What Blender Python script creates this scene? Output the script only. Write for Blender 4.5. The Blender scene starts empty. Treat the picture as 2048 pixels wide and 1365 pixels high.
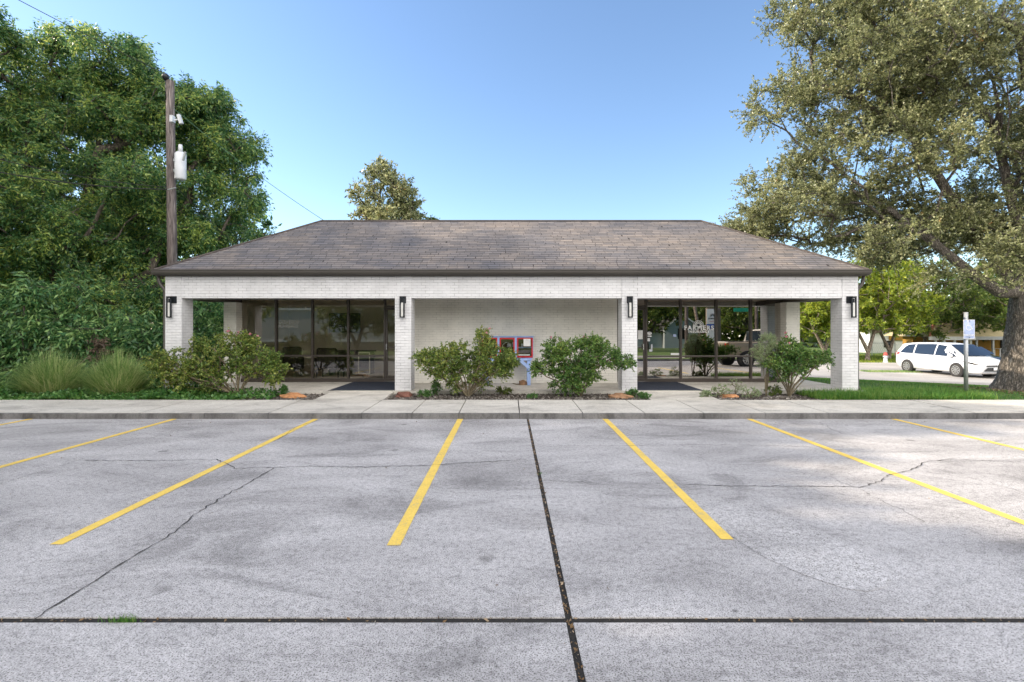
import bpy, math, random
import numpy as np
from mathutils import Vector, Matrix
R = math.radians
scene = bpy.context.scene
COL = scene.collection

# ------------------------------------------------------------------ camera, sky, sun
F = 1024.0                      # focal length in photo pixels (photo 2048 wide)
VX, VY, CH = 1018.0, 657.0, 1.72
cam_d = bpy.data.cameras.new("camera"); cam = bpy.data.objects.new("camera", cam_d); COL.objects.link(cam)
cam_d.sensor_width = 36; cam_d.lens = 36 * F / 2048
cam_d.shift_x = (1024 - VX) / 2048; cam_d.shift_y = -(682.5 - VY) / 2048
cam_d.clip_end = 2000; cam_d.clip_start = 0.05
cam.location = (0, 0, CH); cam.rotation_euler = (R(90), 0, 0)
scene.camera = cam
SUN_EL, SUN_AZ = R(29), R(6)  # azimuth: from the left (-X), slightly behind the building
sv = Vector((-math.cos(SUN_EL) * math.cos(SUN_AZ), math.cos(SUN_EL) * math.sin(SUN_AZ), math.sin(SUN_EL)))
w = bpy.data.worlds.new("World"); scene.world = w; w.use_nodes = True
nt = w.node_tree; bg = nt.nodes['Background']
sky = nt.nodes.new('ShaderNodeTexSky'); sky.sky_type = 'NISHITA'; sky.sun_disc = False
sky.sun_elevation = SUN_EL; sky.sun_rotation = R(-90) + SUN_AZ
sky.air_density = 1.0; sky.dust_density = 0.3; sky.ozone_density = 1.1
# unseen bright cloud added behind the camera to fill the shade; front half clear
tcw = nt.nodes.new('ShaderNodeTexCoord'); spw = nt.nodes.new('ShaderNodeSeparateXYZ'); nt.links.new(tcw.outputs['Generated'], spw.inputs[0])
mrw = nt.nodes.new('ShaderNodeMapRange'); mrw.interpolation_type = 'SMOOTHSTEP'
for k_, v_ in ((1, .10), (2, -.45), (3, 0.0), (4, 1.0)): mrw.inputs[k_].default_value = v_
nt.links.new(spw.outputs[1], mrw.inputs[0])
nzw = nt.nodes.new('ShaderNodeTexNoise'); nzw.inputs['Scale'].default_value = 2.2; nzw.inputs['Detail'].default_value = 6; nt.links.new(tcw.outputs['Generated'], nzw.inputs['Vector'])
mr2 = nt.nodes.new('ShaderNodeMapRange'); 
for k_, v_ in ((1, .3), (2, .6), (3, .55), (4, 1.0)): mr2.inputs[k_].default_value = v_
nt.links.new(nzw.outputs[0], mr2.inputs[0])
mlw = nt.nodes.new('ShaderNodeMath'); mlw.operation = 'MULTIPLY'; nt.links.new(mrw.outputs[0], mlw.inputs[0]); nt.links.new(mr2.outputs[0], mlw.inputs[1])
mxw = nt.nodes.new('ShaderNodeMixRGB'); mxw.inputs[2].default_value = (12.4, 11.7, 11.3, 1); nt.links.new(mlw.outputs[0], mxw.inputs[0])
skt = nt.nodes.new('ShaderNodeMixRGB'); skt.blend_type = 'MULTIPLY'; skt.inputs[0].default_value = 1; skt.inputs[2].default_value = (.84, .90, 1.0, 1)
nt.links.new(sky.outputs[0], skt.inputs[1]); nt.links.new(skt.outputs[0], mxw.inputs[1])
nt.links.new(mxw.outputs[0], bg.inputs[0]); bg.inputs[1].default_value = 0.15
sun_d = bpy.data.lights.new("sun", 'SUN'); sun_d.energy = 3.6; sun_d.angle = R(0.6); sun_d.color = (1, 0.86, 0.70)
sun = bpy.data.objects.new("sun", sun_d); COL.objects.link(sun)
sun.rotation_euler = sv.to_track_quat('Z', 'Y').to_euler(); sun.location = (-30, 10, 30)
scene.view_settings.view_transform = 'Standard'; scene.view_settings.look = 'None'
scene.view_settings.exposure = 0.95; scene.view_settings.gamma = 1
scene.view_settings.use_white_balance = True; scene.view_settings.white_balance_temperature = 6600; scene.view_settings.white_balance_tint = 7
scene.cycles.max_bounces = 8; scene.cycles.transparent_max_bounces = 12

def P(px, py, Y):               # photo pixel at depth Y -> world point
    s = F / Y
    return Vector(((px - VX) / s, Y, CH - (py - VY) / s))
rng = np.random.default_rng(7); random.seed(7)

# ------------------------------------------------------------------ materials
def newmat(name):
    m = bpy.data.materials.new(name); m.use_nodes = True
    return m, m.node_tree, m.node_tree.nodes, m.node_tree.links, m.node_tree.nodes['Principled BSDF']
def ramp(ns, stops):
    r = ns.new('ShaderNodeValToRGB'); e = r.color_ramp.elements
    while len(e) < len(stops): e.new(0.5)
    for i, (p, c) in enumerate(stops): e[i].position = p; e[i].color = (*c, 1)
    return r
def mat(name, col, rough=.6, metal=0, var=.12, scale=6, bump=0, bscale=40, coat=0, spec=.5):
    m, t, ns, ls, b = newmat(name)
    b.inputs['Roughness'].default_value = rough; b.inputs['Metallic'].default_value = metal
    b.inputs['Coat Weight'].default_value = coat; b.inputs['Specular IOR Level'].default_value = spec
    tc = ns.new('ShaderNodeTexCoord')
    n = ns.new('ShaderNodeTexNoise'); n.inputs['Scale'].default_value = scale; n.inputs['Detail'].default_value = 6
    ls.new(tc.outputs['Object'], n.inputs['Vector'])
    c = np.array(col); r = ramp(ns, [(.3, tuple(c * (1 - var))), (.7, tuple(np.minimum(c * (1 + var), 1)))])
    ls.new(n.outputs[0], r.inputs[0]); ls.new(r.outputs[0], b.inputs['Base Color'])
    if bump:
        n2 = ns.new('ShaderNodeTexNoise'); n2.inputs['Scale'].default_value = bscale; n2.inputs['Detail'].default_value = 4
        ls.new(tc.outputs['Object'], n2.inputs['Vector'])
        bp = ns.new('ShaderNodeBump'); bp.inputs['Strength'].default_value = bump; bp.inputs['Distance'].default_value = .02
        ls.new(n2.outputs[0], bp.inputs['Height']); ls.new(bp.outputs[0], b.inputs['Normal'])
    return m
def leafmat(name, dark, mid, lite, trans=.35, rough=.5, nscale=.6, accent=None, spec=.5):
    m, t, ns, ls, b = newmat(name)
    g = ns.new('ShaderNodeNewGeometry')
    stops = [(0, dark), (.5, mid), (.97 if accent else 1, lite)]
    if accent: stops.append((.985, accent))
    r = ramp(ns, stops)
    tc = ns.new('ShaderNodeTexCoord'); n = ns.new('ShaderNodeTexNoise'); n.inputs['Scale'].default_value = nscale
    ls.new(tc.outputs['Object'], n.inputs['Vector'])
    mx = ns.new('ShaderNodeMath'); mx.operation = 'MULTIPLY_ADD'; mx.inputs[1].default_value = .75
    ad = ns.new('ShaderNodeMath'); ad.operation = 'MULTIPLY_ADD'; ad.inputs[1].default_value = .9; ad.inputs[2].default_value = -.33
    ls.new(n.outputs[0], ad.inputs[0]); ls.new(g.outputs['Random Per Island'], mx.inputs[0]); ls.new(ad.outputs[0], mx.inputs[2])
    ls.new(mx.outputs[0], r.inputs[0]); ls.new(r.outputs[0], b.inputs['Base Color'])
    b.inputs['Roughness'].default_value = rough; b.inputs['Specular IOR Level'].default_value = spec
    tr = ns.new('ShaderNodeBsdfTranslucent'); ms = ns.new('ShaderNodeMixShader'); ms.inputs[0].default_value = trans
    hs = ns.new('ShaderNodeHueSaturation'); hs.inputs['Value'].default_value = 1.7; hs.inputs['Hue'].default_value = .475
    ls.new(r.outputs[0], hs.inputs['Color']); ls.new(hs.outputs[0], tr.inputs[0])
    ls.new(b.outputs[0], ms.inputs[1]); ls.new(tr.outputs[0], ms.inputs[2])
    ls.new(ms.outputs[0], ns['Material Output'].inputs[0])
    return m
def brickmat(name, c1, c2, mortar, bump=.6):
    m, t, ns, ls, b = newmat(name)
    tc = ns.new('ShaderNodeTexCoord'); sp = ns.new('ShaderNodeSeparateXYZ'); cb = ns.new('ShaderNodeCombineXYZ')
    ad = ns.new('ShaderNodeMath'); ls.new(tc.outputs['Object'], sp.inputs[0])
    ls.new(sp.outputs[0], ad.inputs[0]); ls.new(sp.outputs[1], ad.inputs[1])
    ls.new(ad.outputs[0], cb.inputs[0]); ls.new(sp.outputs[2], cb.inputs[1])
    nz = ns.new('ShaderNodeTexNoise'); nz.inputs['Scale'].default_value = 9; ls.new(tc.outputs['Object'], nz.inputs['Vector'])
    wv = ns.new('ShaderNodeVectorMath'); wv.operation = 'MULTIPLY_ADD'; wv.inputs[1].default_value = (.006, .006, 0)
    ls.new(nz.outputs['Color'], wv.inputs[0]); ls.new(cb.outputs[0], wv.inputs[2])
    br = ns.new('ShaderNodeTexBrick'); ls.new(wv.outputs[0], br.inputs['Vector'])
    br.inputs['Scale'].default_value = 1; br.inputs['Brick Width'].default_value = .203; br.inputs['Row Height'].default_value = .0677
    br.inputs['Mortar Size'].default_value = .0038; br.inputs['Mortar Smooth'].default_value = .4; br.inputs['Bias'].default_value = 0
    br.inputs['Color1'].default_value = (*c1, 1); br.inputs['Color2'].default_value = (*c2, 1); br.inputs['Mortar'].default_value = (*mortar, 1)
    nm = ns.new('ShaderNodeTexNoise'); nm.inputs['Scale'].default_value = 5; nm.inputs['Detail'].default_value = 5; ls.new(tc.outputs['Object'], nm.inputs['Vector'])
    rm_ = ramp(ns, [(.38, tuple(np.array(mortar) * .72)), (.60, tuple(np.array(c1) * .93))]); ls.new(nm.outputs[0], rm_.inputs[0]); ls.new(rm_.outputs[0], br.inputs['Mortar'])
    n = ns.new('ShaderNodeTexNoise'); n.inputs['Scale'].default_value = 2.2; n.inputs['Detail'].default_value = 8; ls.new(tc.outputs['Object'], n.inputs['Vector'])
    r = ramp(ns, [(.3, (.86, .86, .86)), (.65, (1, 1, 1))]); ls.new(n.outputs[0], r.inputs[0])
    # weathered base: dust line low on the wall, dark pinholes
    vo = ns.new('ShaderNodeTexVoronoi'); vo.inputs['Scale'].default_value = 2.6; ls.new(wv.outputs[0], vo.inputs['Vector'])
    r2 = ramp(ns, [(.025, (.25, .24, .22)), (.045, (1, 1, 1))]); ls.new(vo.outputs['Distance'], r2.inputs[0])
    mx = ns.new('ShaderNodeMixRGB'); mx.blend_type = 'MULTIPLY'; mx.inputs[0].default_value = 1
    mx2 = ns.new('ShaderNodeMixRGB'); mx2.blend_type = 'MULTIPLY'; mx2.inputs[0].default_value = .6
    ls.new(br.outputs['Color'], mx.inputs[1]); ls.new(r.outputs[0], mx.inputs[2])
    ls.new(mx.outputs[0], mx2.inputs[1]); ls.new(r2.outputs[0], mx2.inputs[2]); ls.new(mx2.outputs[0], b.inputs['Base Color'])
    n3 = ns.new('ShaderNodeTexNoise'); n3.inputs['Scale'].default_value = 14; ls.new(tc.outputs['Object'], n3.inputs['Vector'])
    sb = ns.new('ShaderNodeMath'); sb.operation = 'MULTIPLY_ADD'; sb.inputs[1].default_value = -1.0
    ls.new(br.outputs['Fac'], sb.inputs[0]); ls.new(n3.outputs[0], sb.inputs[2])
    bp = ns.new('ShaderNodeBump'); bp.inputs['Strength'].default_value = bump; bp.inputs['Distance'].default_value = .008
    ls.new(sb.outputs[0], bp.inputs['Height']); ls.new(bp.outputs[0], b.inputs['Normal'])
    b.inputs['Roughness'].default_value = .62
    return m
def shinglemat():
    m, t, ns, ls, b = newmat('asphalt_shingles')
    uv = ns.new('ShaderNodeUVMap')
    nz = ns.new('ShaderNodeTexNoise'); nz.inputs['Scale'].default_value = 1.3; ls.new(uv.outputs[0], nz.inputs['Vector'])
    wv = ns.new('ShaderNodeVectorMath'); wv.operation = 'MULTIPLY_ADD'; wv.inputs[1].default_value = (.0, .05, 0)
    ls.new(nz.outputs['Color'], wv.inputs[0]); ls.new(uv.outputs[0], wv.inputs[2])
    s0 = ns.new('ShaderNodeSeparateXYZ'); ls.new(wv.outputs[0], s0.inputs[0])
    rw = ns.new('ShaderNodeMath'); rw.operation = 'DIVIDE'; rw.inputs[1].default_value = .118; ls.new(s0.outputs[1], rw.inputs[0])
    fl = ns.new('ShaderNodeMath'); fl.operation = 'FLOOR'; ls.new(rw.outputs[0], fl.inputs[0])
    wn = ns.new('ShaderNodeTexWhiteNoise'); wn.noise_dimensions = '1D'; ls.new(fl.outputs[0], wn.inputs['W'])
    nu = ns.new('ShaderNodeTexNoise'); nu.noise_dimensions = '1D'; nu.inputs['Scale'].default_value = 1.9
    aw = ns.new('ShaderNodeMath'); aw.operation = 'MULTIPLY_ADD'; aw.inputs[1].default_value = 37.0; ls.new(wn.outputs['Value'], aw.inputs[0]); ls.new(s0.outputs[0], aw.inputs[2]); ls.new(aw.outputs[0], nu.inputs['W'])
    bu = ns.new('ShaderNodeMath'); bu.operation = 'MULTIPLY_ADD'; bu.inputs[1].default_value = .35; ls.new(nu.outputs[0], bu.inputs[0]); ls.new(aw.outputs[0], bu.inputs[2])
    cw = ns.new('ShaderNodeCombineXYZ'); ls.new(bu.outputs[0], cw.inputs[0]); ls.new(s0.outputs[1], cw.inputs[1]); wv = cw
    br = ns.new('ShaderNodeTexBrick'); ls.new(wv.outputs[0], br.inputs['Vector'])
    br.inputs['Scale'].default_value = 1; br.inputs['Brick Width'].default_value = .26; br.inputs['Row Height'].default_value = .118
    br.inputs['Mortar Size'].default_value = .0045; br.inputs['Mortar Smooth'].default_value = .2; br.offset = .37
    br.inputs['Color1'].default_value = (.150, .147, .152, 1); br.inputs['Color2'].default_value = (.222, .212, .212, 1); br.inputs['Mortar'].default_value = (.035, .03, .032, 1)
    br2 = ns.new('ShaderNodeTexBrick'); ls.new(wv.outputs[0], br2.inputs['Vector'])
    br2.inputs['Scale'].default_value = 1; br2.inputs['Brick Width'].default_value = .55; br2.inputs['Row Height'].default_value = .118; br2.inputs['Mortar Size'].default_value = 0; br2.offset = .6
    br2.inputs['Color1'].default_value = (.84, .84, .87, 1); br2.inputs['Color2'].default_value = (1.10, 1.03, .97, 1)
    n = ns.new('ShaderNodeTexNoise'); n.inputs['Scale'].default_value = .8; n.inputs['Detail'].default_value = 6; ls.new(uv.outputs[0], n.inputs['Vector'])
    r = ramp(ns, [(.35, (.72, .74, .80)), (.65, (1.1, 1.03, .95))]); ls.new(n.outputs[0], r.inputs[0])
    mx = ns.new('ShaderNodeMixRGB'); mx.blend_type = 'MULTIPLY'; mx.inputs[0].default_value = 1
    mx2 = ns.new('ShaderNodeMixRGB'); mx2.blend_type = 'MULTIPLY'; mx2.inputs[0].default_value = 1
    ls.new(br.outputs['Color'], mx.inputs[1]); ls.new(br2.outputs['Color'], mx.inputs[2])
    ls.new(mx.outputs[0], mx2.inputs[1]); ls.new(r.outputs[0], mx2.inputs[2]); ls.new(mx2.outputs[0], b.inputs['Base Color'])
    # saw-tooth height: each course overlaps the one below
    sp = ns.new('ShaderNodeSeparateXYZ'); ls.new(wv.outputs[0], sp.inputs[0])
    md = ns.new('ShaderNodeMath'); md.operation = 'DIVIDE'; md.inputs[1].default_value = .118; ls.new(sp.outputs[1], md.inputs[0])
    fr = ns.new('ShaderNodeMath'); fr.operation = 'FRACT'; ls.new(md.outputs[0], fr.inputs[0])
    h = ns.new('ShaderNodeMath'); h.operation = 'MULTIPLY_ADD'; h.inputs[1].default_value = -.7
    sb = ns.new('ShaderNodeMath'); sb.operation = 'SUBTRACT'; sb.inputs[0].default_value = 1; ls.new(br.outputs['Fac'], sb.inputs[1])
    ls.new(fr.outputs[0], h.inputs[0]); ls.new(sb.outputs[0], h.inputs[2])
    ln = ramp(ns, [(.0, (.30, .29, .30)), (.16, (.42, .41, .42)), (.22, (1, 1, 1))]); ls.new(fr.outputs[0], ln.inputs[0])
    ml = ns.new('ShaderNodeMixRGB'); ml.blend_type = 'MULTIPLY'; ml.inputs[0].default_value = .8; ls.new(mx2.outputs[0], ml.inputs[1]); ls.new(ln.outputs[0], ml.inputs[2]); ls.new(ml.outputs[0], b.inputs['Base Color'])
    bp = ns.new('ShaderNodeBump'); bp.inputs['Strength'].default_value = .9; bp.inputs['Distance'].default_value = .016
    ls.new(h.outputs[0], bp.inputs['Height']); ls.new(bp.outputs[0], b.inputs['Normal']); b.inputs['Roughness'].default_value = .9
    return m
def concrete(name, lo, hi, speck=.5, stain=.35, sc=1.0, drips=False):
    m, t, ns, ls, b = newmat(name)
    tc = ns.new('ShaderNodeTexCoord'); O = tc.outputs['Object']
    mp = ns.new('ShaderNodeMapping'); mp.inputs['Scale'].default_value = (.55 * sc, 1.0 * sc, 1); ls.new(O, mp.inputs[0])
    n = ns.new('ShaderNodeTexNoise'); n.inputs['Scale'].default_value = .9; n.inputs['Detail'].default_value = 10; n.inputs['Roughness'].default_value = .62; n.inputs['Distortion'].default_value = .4
    ls.new(mp.outputs[0], n.inputs['Vector'])
    r = ramp(ns, [(.33, lo), (.62, hi)]); ls.new(n.outputs[0], r.inputs[0])
    # blotchy stains
    n2 = ns.new('ShaderNodeTexNoise'); n2.inputs['Scale'].default_value = .45; n2.inputs['Detail'].default_value = 12; n2.inputs['Roughness'].default_value = .7; n2.inputs['Distortion'].default_value = 1.2
    mp2 = ns.new('ShaderNodeMapping'); mp2.inputs['Location'].default_value = (31, 17, 0); mp2.inputs['Scale'].default_value = (1.3 * sc, 2.6 * sc, 1); ls.new(O, mp2.inputs[0]); ls.new(mp2.outputs[0], n2.inputs['Vector'])
    r2 = ramp(ns, [(.37, (1 - stain,) * 3), (.47, (1 - stain * .25,) * 3), (.56, (1, 1, 1))]); ls.new(n2.outputs[0], r2.inputs[0])
    m1 = ns.new('ShaderNodeMixRGB'); m1.blend_type = 'MULTIPLY'; m1.inputs[0].default_value = 1
    ls.new(r.outputs[0], m1.inputs[1]); ls.new(r2.outputs[0], m1.inputs[2])
    if drips:     # oil drips and small dark spots
        for vs_, th_, dk_, of_ in ((.9, .045, .45, 3.), (2.6, .035, .35, 9.), (.33, .10, .72, 20.)):
            vo = ns.new('ShaderNodeTexVoronoi'); vo.inputs['Scale'].default_value = vs_
            mv = ns.new('ShaderNodeVectorMath'); mv.operation = 'MULTIPLY_ADD'; mv.inputs[1].default_value = (.22, .22, 0); ls.new(n2.outputs['Color'], mv.inputs[0]); ls.new(O, mv.inputs[2])
            ma = ns.new('ShaderNodeVectorMath'); ma.operation = 'ADD'; ma.inputs[1].default_value = (of_, of_, 0); ls.new(mv.outputs[0], ma.inputs[0]); ls.new(ma.outputs[0], vo.inputs['Vector'])
            rv = ramp(ns, [(th_ * .5, (dk_,) * 3), (th_ * 1.6, (1, 1, 1))]); ls.new(vo.outputs['Distance'], rv.inputs[0])
            mq = ns.new('ShaderNodeMixRGB'); mq.blend_type = 'MULTIPLY'; mq.inputs[0].default_value = .8; ls.new(m1.outputs[0], mq.inputs[1]); ls.new(rv.outputs[0], mq.inputs[2]); m1 = mq
    # exposed aggregate specks
    n3 = ns.new('ShaderNodeTexNoise'); n3.inputs['Scale'].default_value = 105; n3.inputs['Detail'].default_value = 3; n3.inputs['Roughness'].default_value = .8; ls.new(O, n3.inputs['Vector'])
    r3 = ramp(ns, [(.38, (1 - speck, 1 - speck, 1 - speck * 1.05)), (.49, (1, 1, 1)), (.60, (1.16, 1.16, 1.16))]); ls.new(n3.outputs[0], r3.inputs[0])
    n4 = ns.new('ShaderNodeTexNoise'); n4.inputs['Scale'].default_value = 21; n4.inputs['Detail'].default_value = 4; n4.inputs['Roughness'].default_value = .75; ls.new(O, n4.inputs['Vector'])
    r4 = ramp(ns, [(.33, (1 - speck * .45,) * 3), (.52, (1, 1, 1)), (.66, (1.08, 1.08, 1.08))]); ls.new(n4.outputs[0], r4.inputs[0])
    m4 = ns.new('ShaderNodeMixRGB'); m4.blend_type = 'MULTIPLY'; m4.inputs[0].default_value = 1; ls.new(m1.outputs[0], m4.inputs[1]); ls.new(r4.outputs[0], m4.inputs[2]); m1 = m4
    m2 = ns.new('ShaderNodeMixRGB'); m2.blend_type = 'MULTIPLY'; m2.inputs[0].default_value = 1
    ls.new(m1.outputs[0], m2.inputs[1]); ls.new(r3.outputs[0], m2.inputs[2]); ls.new(m2.outputs[0], b.inputs['Base Color'])
    bp = ns.new('ShaderNodeBump'); bp.inputs['Strength'].default_value = .45; bp.inputs['Distance'].default_value = .006
    ls.new(n3.outputs[0], bp.inputs['Height']); ls.new(bp.outputs[0], b.inputs['Normal'])
    b.inputs['Roughness'].default_value = .88; b.inputs['Specular IOR Level'].default_value = .3
    return m
def paintmat():
    m, t, ns, ls, b = newmat('yellow_line_paint')
    tc = ns.new('ShaderNodeTexCoord'); n = ns.new('ShaderNodeTexNoise'); n.inputs['Scale'].default_value = 60; n.inputs['Detail'].default_value = 5
    ls.new(tc.outputs['Object'], n.inputs['Vector'])
    n0 = ns.new('ShaderNodeTexNoise'); n0.inputs['Scale'].default_value = 3.5; n0.inputs['Detail'].default_value = 8; n0.inputs['Roughness'].default_value = .75; ls.new(tc.outputs['Object'], n0.inputs['Vector'])
    mm = ns.new('ShaderNodeMath'); mm.operation = 'MULTIPLY_ADD'; mm.inputs[1].default_value = .45; ms_ = ns.new('ShaderNodeMath'); ms_.operation = 'MULTIPLY'; ms_.inputs[1].default_value = .55
    ls.new(n0.outputs[0], ms_.inputs[0]); ls.new(n.outputs[0], mm.inputs[0]); ls.new(ms_.outputs[0], mm.inputs[2])
    r = ramp(ns, [(.36, (.42, .39, .32)), (.41, (.62, .46, .15)), (.485, (.78, .54, .10)), (.66, (.87, .64, .15))]); ls.new(mm.outputs[0], r.inputs[0])
    ls.new(r.outputs[0], b.inputs['Base Color']); b.inputs['Roughness'].default_value = .7
    return m
def glassmat(name, tint, refl):
    m, t, ns, ls, b = newmat(name); ns.remove(b)
    tr = ns.new('ShaderNodeBsdfTransparent'); tr.inputs[0].default_value = (*tint, 1)
    gl = ns.new('ShaderNodeBsdfGlossy'); gl.inputs['Roughness'].default_value = 0; gl.inputs[0].default_value = (1, .96, .9, 1)
    fr = ns.new('ShaderNodeFresnel'); fr.inputs[0].default_value = 1.5
    ad = ns.new('ShaderNodeMath'); ad.inputs[1].default_value = refl; ad.use_clamp = True; ls.new(fr.outputs[0], ad.inputs[0])
    mx = ns.new('ShaderNodeMixShader'); ls.new(ad.outputs[0], mx.inputs[0]); ls.new(tr.outputs[0], mx.inputs[1]); ls.new(gl.outputs[0], mx.inputs[2])
    ls.new(mx.outputs[0], ns['Material Output'].inputs[0])
    return m
def groundmat():
    m, t, ns, ls, b = newmat('grass_ground')
    tc = ns.new('ShaderNodeTexCoord'); n = ns.new('ShaderNodeTexNoise'); n.inputs['Scale'].default_value = .35; n.inputs['Detail'].default_value = 10; n.inputs['Roughness'].default_value = .7
    ls.new(tc.outputs['Object'], n.inputs['Vector'])
    r = ramp(ns, [(.3, (.045, .10, .018)), (.5, (.09, .16, .03)), (.72, (.20, .21, .07))]); ls.new(n.outputs[0], r.inputs[0]); ls.new(r.outputs[0], b.inputs['Base Color'])
    n2 = ns.new('ShaderNodeTexNoise'); n2.inputs['Scale'].default_value = 25; ls.new(tc.outputs['Object'], n2.inputs['Vector'])
    bp = ns.new('ShaderNodeBump'); bp.inputs['Strength'].default_value = 1; bp.inputs['Distance'].default_value = .05; ls.new(n2.outputs[0], bp.inputs['Height']); ls.new(bp.outputs[0], b.inputs['Normal'])
    b.inputs['Roughness'].default_value = .95
    return m
def barkmat(name, lo, hi, sc=5, zs=.18, bump=1.0, dist=.05):
    m, t, ns, ls, b = newmat(name)
    tc = ns.new('ShaderNodeTexCoord'); mp = ns.new('ShaderNodeMapping'); mp.inputs['Scale'].default_value = (1, 1, zs); ls.new(tc.outputs['Object'], mp.inputs[0])
    n = ns.new('ShaderNodeTexNoise'); n.inputs['Scale'].default_value = sc * 2; n.inputs['Detail'].default_value = 7; n.inputs['Distortion'].default_value = .8; ls.new(mp.outputs[0], n.inputs['Vector'])
    v = ns.new('ShaderNodeTexVoronoi'); v.feature = 'DISTANCE_TO_EDGE'; v.inputs['Scale'].default_value = sc * 2.4
    wv = ns.new('ShaderNodeVectorMath'); wv.operation = 'MULTIPLY_ADD'; wv.inputs[1].default_value = (.12, .12, .12); ls.new(n.outputs['Color'], wv.inputs[0]); ls.new(mp.outputs[0], wv.inputs[2]); ls.new(wv.outputs[0], v.inputs['Vector'])
    r = ramp(ns, [(.0, tuple(np.array(lo) * .4)), (.12, lo), (.5, hi)]); ls.new(v.outputs['Distance'], r.inputs[0])
    r2 = ramp(ns, [(.3, (.7, .7, .7)), (.7, (1.15, 1.12, 1.1))]); ls.new(n.outputs[0], r2.inputs[0])
    mx = ns.new('ShaderNodeMixRGB'); mx.blend_type = 'MULTIPLY'; mx.inputs[0].default_value = 1; ls.new(r.outputs[0], mx.inputs[1]); ls.new(r2.outputs[0], mx.inputs[2])
    ls.new(mx.outputs[0], b.inputs['Base Color'])
    a = ns.new('ShaderNodeMath'); a.operation = 'MINIMUM'; a.inputs[1].default_value = .25; ls.new(v.outputs['Distance'], a.inputs[0])
    a2 = ns.new('ShaderNodeMath'); a2.operation = 'MULTIPLY_ADD'; a2.inputs[1].default_value = .15; ls.new(n.outputs[0], a2.inputs[0]); ls.new(a.outputs[0], a2.inputs[2])
    bp = ns.new('ShaderNodeBump'); bp.inputs['Strength'].default_value = bump; bp.inputs['Distance'].default_value = dist; ls.new(a2.outputs[0], bp.inputs['Height']); ls.new(bp.outputs[0], b.inputs['Normal'])
    b.inputs['Roughness'].default_value = .9
    return m

M = {}
M['brick'] = brickmat('painted_white_brick', (.71, .71, .735), (.76, .76, .785), (.43, .43, .45), .9)
M['brick_cream'] = brickmat('cream_painted_brick', (.88, .855, .79), (.92, .89, .825), (.70, .68, .62), .4)
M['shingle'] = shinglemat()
M['lot'] = concrete('parking_concrete', (.375, .360, .362), (.565, .545, .548), .80, .32, 1.0, True)
M['walk'] = concrete('sidewalk_concrete', (.50, .47, .425), (.62, .59, .54), .25, .28, 1.6)
M['kerb'] = concrete('stained_kerb_concrete', (.10, .098, .098), (.20, .195, .195), .35, .5, 3)
M['road'] = concrete('road_concrete', (.34, .32, .30), (.47, .44, .41), .3, .25, .4)
M['yellow'] = paintmat()
M['ground'] = groundmat()
M['gutter'] = mat('dark_bronze_gutter', (.075, .068, .062), .4, 0, .06, 2)
M['bronze'] = mat('dark_bronze_aluminium', (.075, .062, .055), .35, .2, .08, 3)
M['soffit'] = mat('dark_brown_soffit', (.07, .058, .05), .7)
M['ceil'] = mat('porch_ceiling', (.30, .25, .20), .7)
M['black'] = mat('black_metal', (.018, .022, .028), .35, .3)
M['navy'] = mat('navy_mat', (.018, .026, .048), .95, 0, .3, 30, .6, 300)
M['steel'] = mat('galvanised_steel', (.42, .44, .46), .45, .6, .15, 20)
M['silver'] = mat('silver', (.6, .6, .6), .25, .9)
M['white'] = mat('white_paint', (.78, .78, .78), .5, 0, .04)
M['whitem'] = mat('white_metal', (.62, .64, .68), .4, 0, .06)
M['pblue'] = mat('powder_blue_paint', (.36, .50, .86), .5, 0, .06)
M['red'] = mat('red_paint', (.55, .022, .03), .35, 0, .1)
M['brownwood'] = mat('brown_interior_wood', (.11, .05, .035), .6, 0, .2)
M['darkred'] = mat('dark_cabinet_inside', (.06, .02, .02), .7)
M['polewood'] = barkmat('weathered_pole_wood', (.15, .125, .12), (.33, .29, .275), 9, .05, .8, .02)
M['bark_oak'] = barkmat('grey_oak_bark', (.17, .15, .13), (.40, .36, .32), 9, .28, 1.0, .04)
M['bark'] = barkmat('grey_brown_bark', (.10, .085, .07), (.24, .20, .17), 6, .2, .8, .03)
M['bark_pale'] = barkmat('pale_bark', (.25, .20, .17), (.48, .42, .36), 6, .25, .6, .02)
M['stem'] = mat('rose_stem', (.17, .14, .09), .8, 0, .4, 20)
M['mulch'] = mat('mulch_soil', (.055, .045, .042), .95, 0, .5, 30, 1, 60)
M['chips'] = leafmat('mulch_chips', (.05, .04, .035), (.13, .11, .095), (.36, .34, .31), 0, .9, 3)
M['litter'] = leafmat('dry_leaf_litter', (.09, .05, .02), (.22, .14, .07), (.48, .40, .30), .1, .8, 3)
M['dirt'] = mat('joint_dirt', (.022, .02, .018), .95, 0, .4, 40, .8, 80)
M['crack'] = mat('crack_dark', (.05, .047, .045), .95)
M['sand'] = mat('orange_sandstone', (.42, .20, .09), .85, 0, .4, 7, .8, 14)
M['redrock'] = mat('dark_red_rock', (.17, .075, .055), .85, 0, .35, 8, .9, 14)
M['brownrock'] = mat('brown_rock', (.28, .16, .09), .85, 0, .45, 8, .9, 14)
M['glassL'] = glassmat('office_glass', (.84, .80, .70), .13)
M['glassR'] = glassmat('dark_tinted_glass', (.28, .26, .22), .42)
M['glassC'] = glassmat('cabinet_glass', (.9, .9, .9), .03)
M['lampglass'] = mat('frosted_lamp_glass', (.62, .62, .60), .3)
M['wallin'] = mat('room_wall_paint', (.82, .79, .68), .8, 0, .03)
M['wallgrey'] = mat('grey_room_wall', (.74, .73, .68), .8, 0, .03)
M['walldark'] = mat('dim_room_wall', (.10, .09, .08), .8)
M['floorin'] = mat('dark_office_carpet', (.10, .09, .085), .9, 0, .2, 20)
M['floorl'] = mat('beige_office_floor', (.50, .43, .36), .4, 0, .1, 3)
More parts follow.
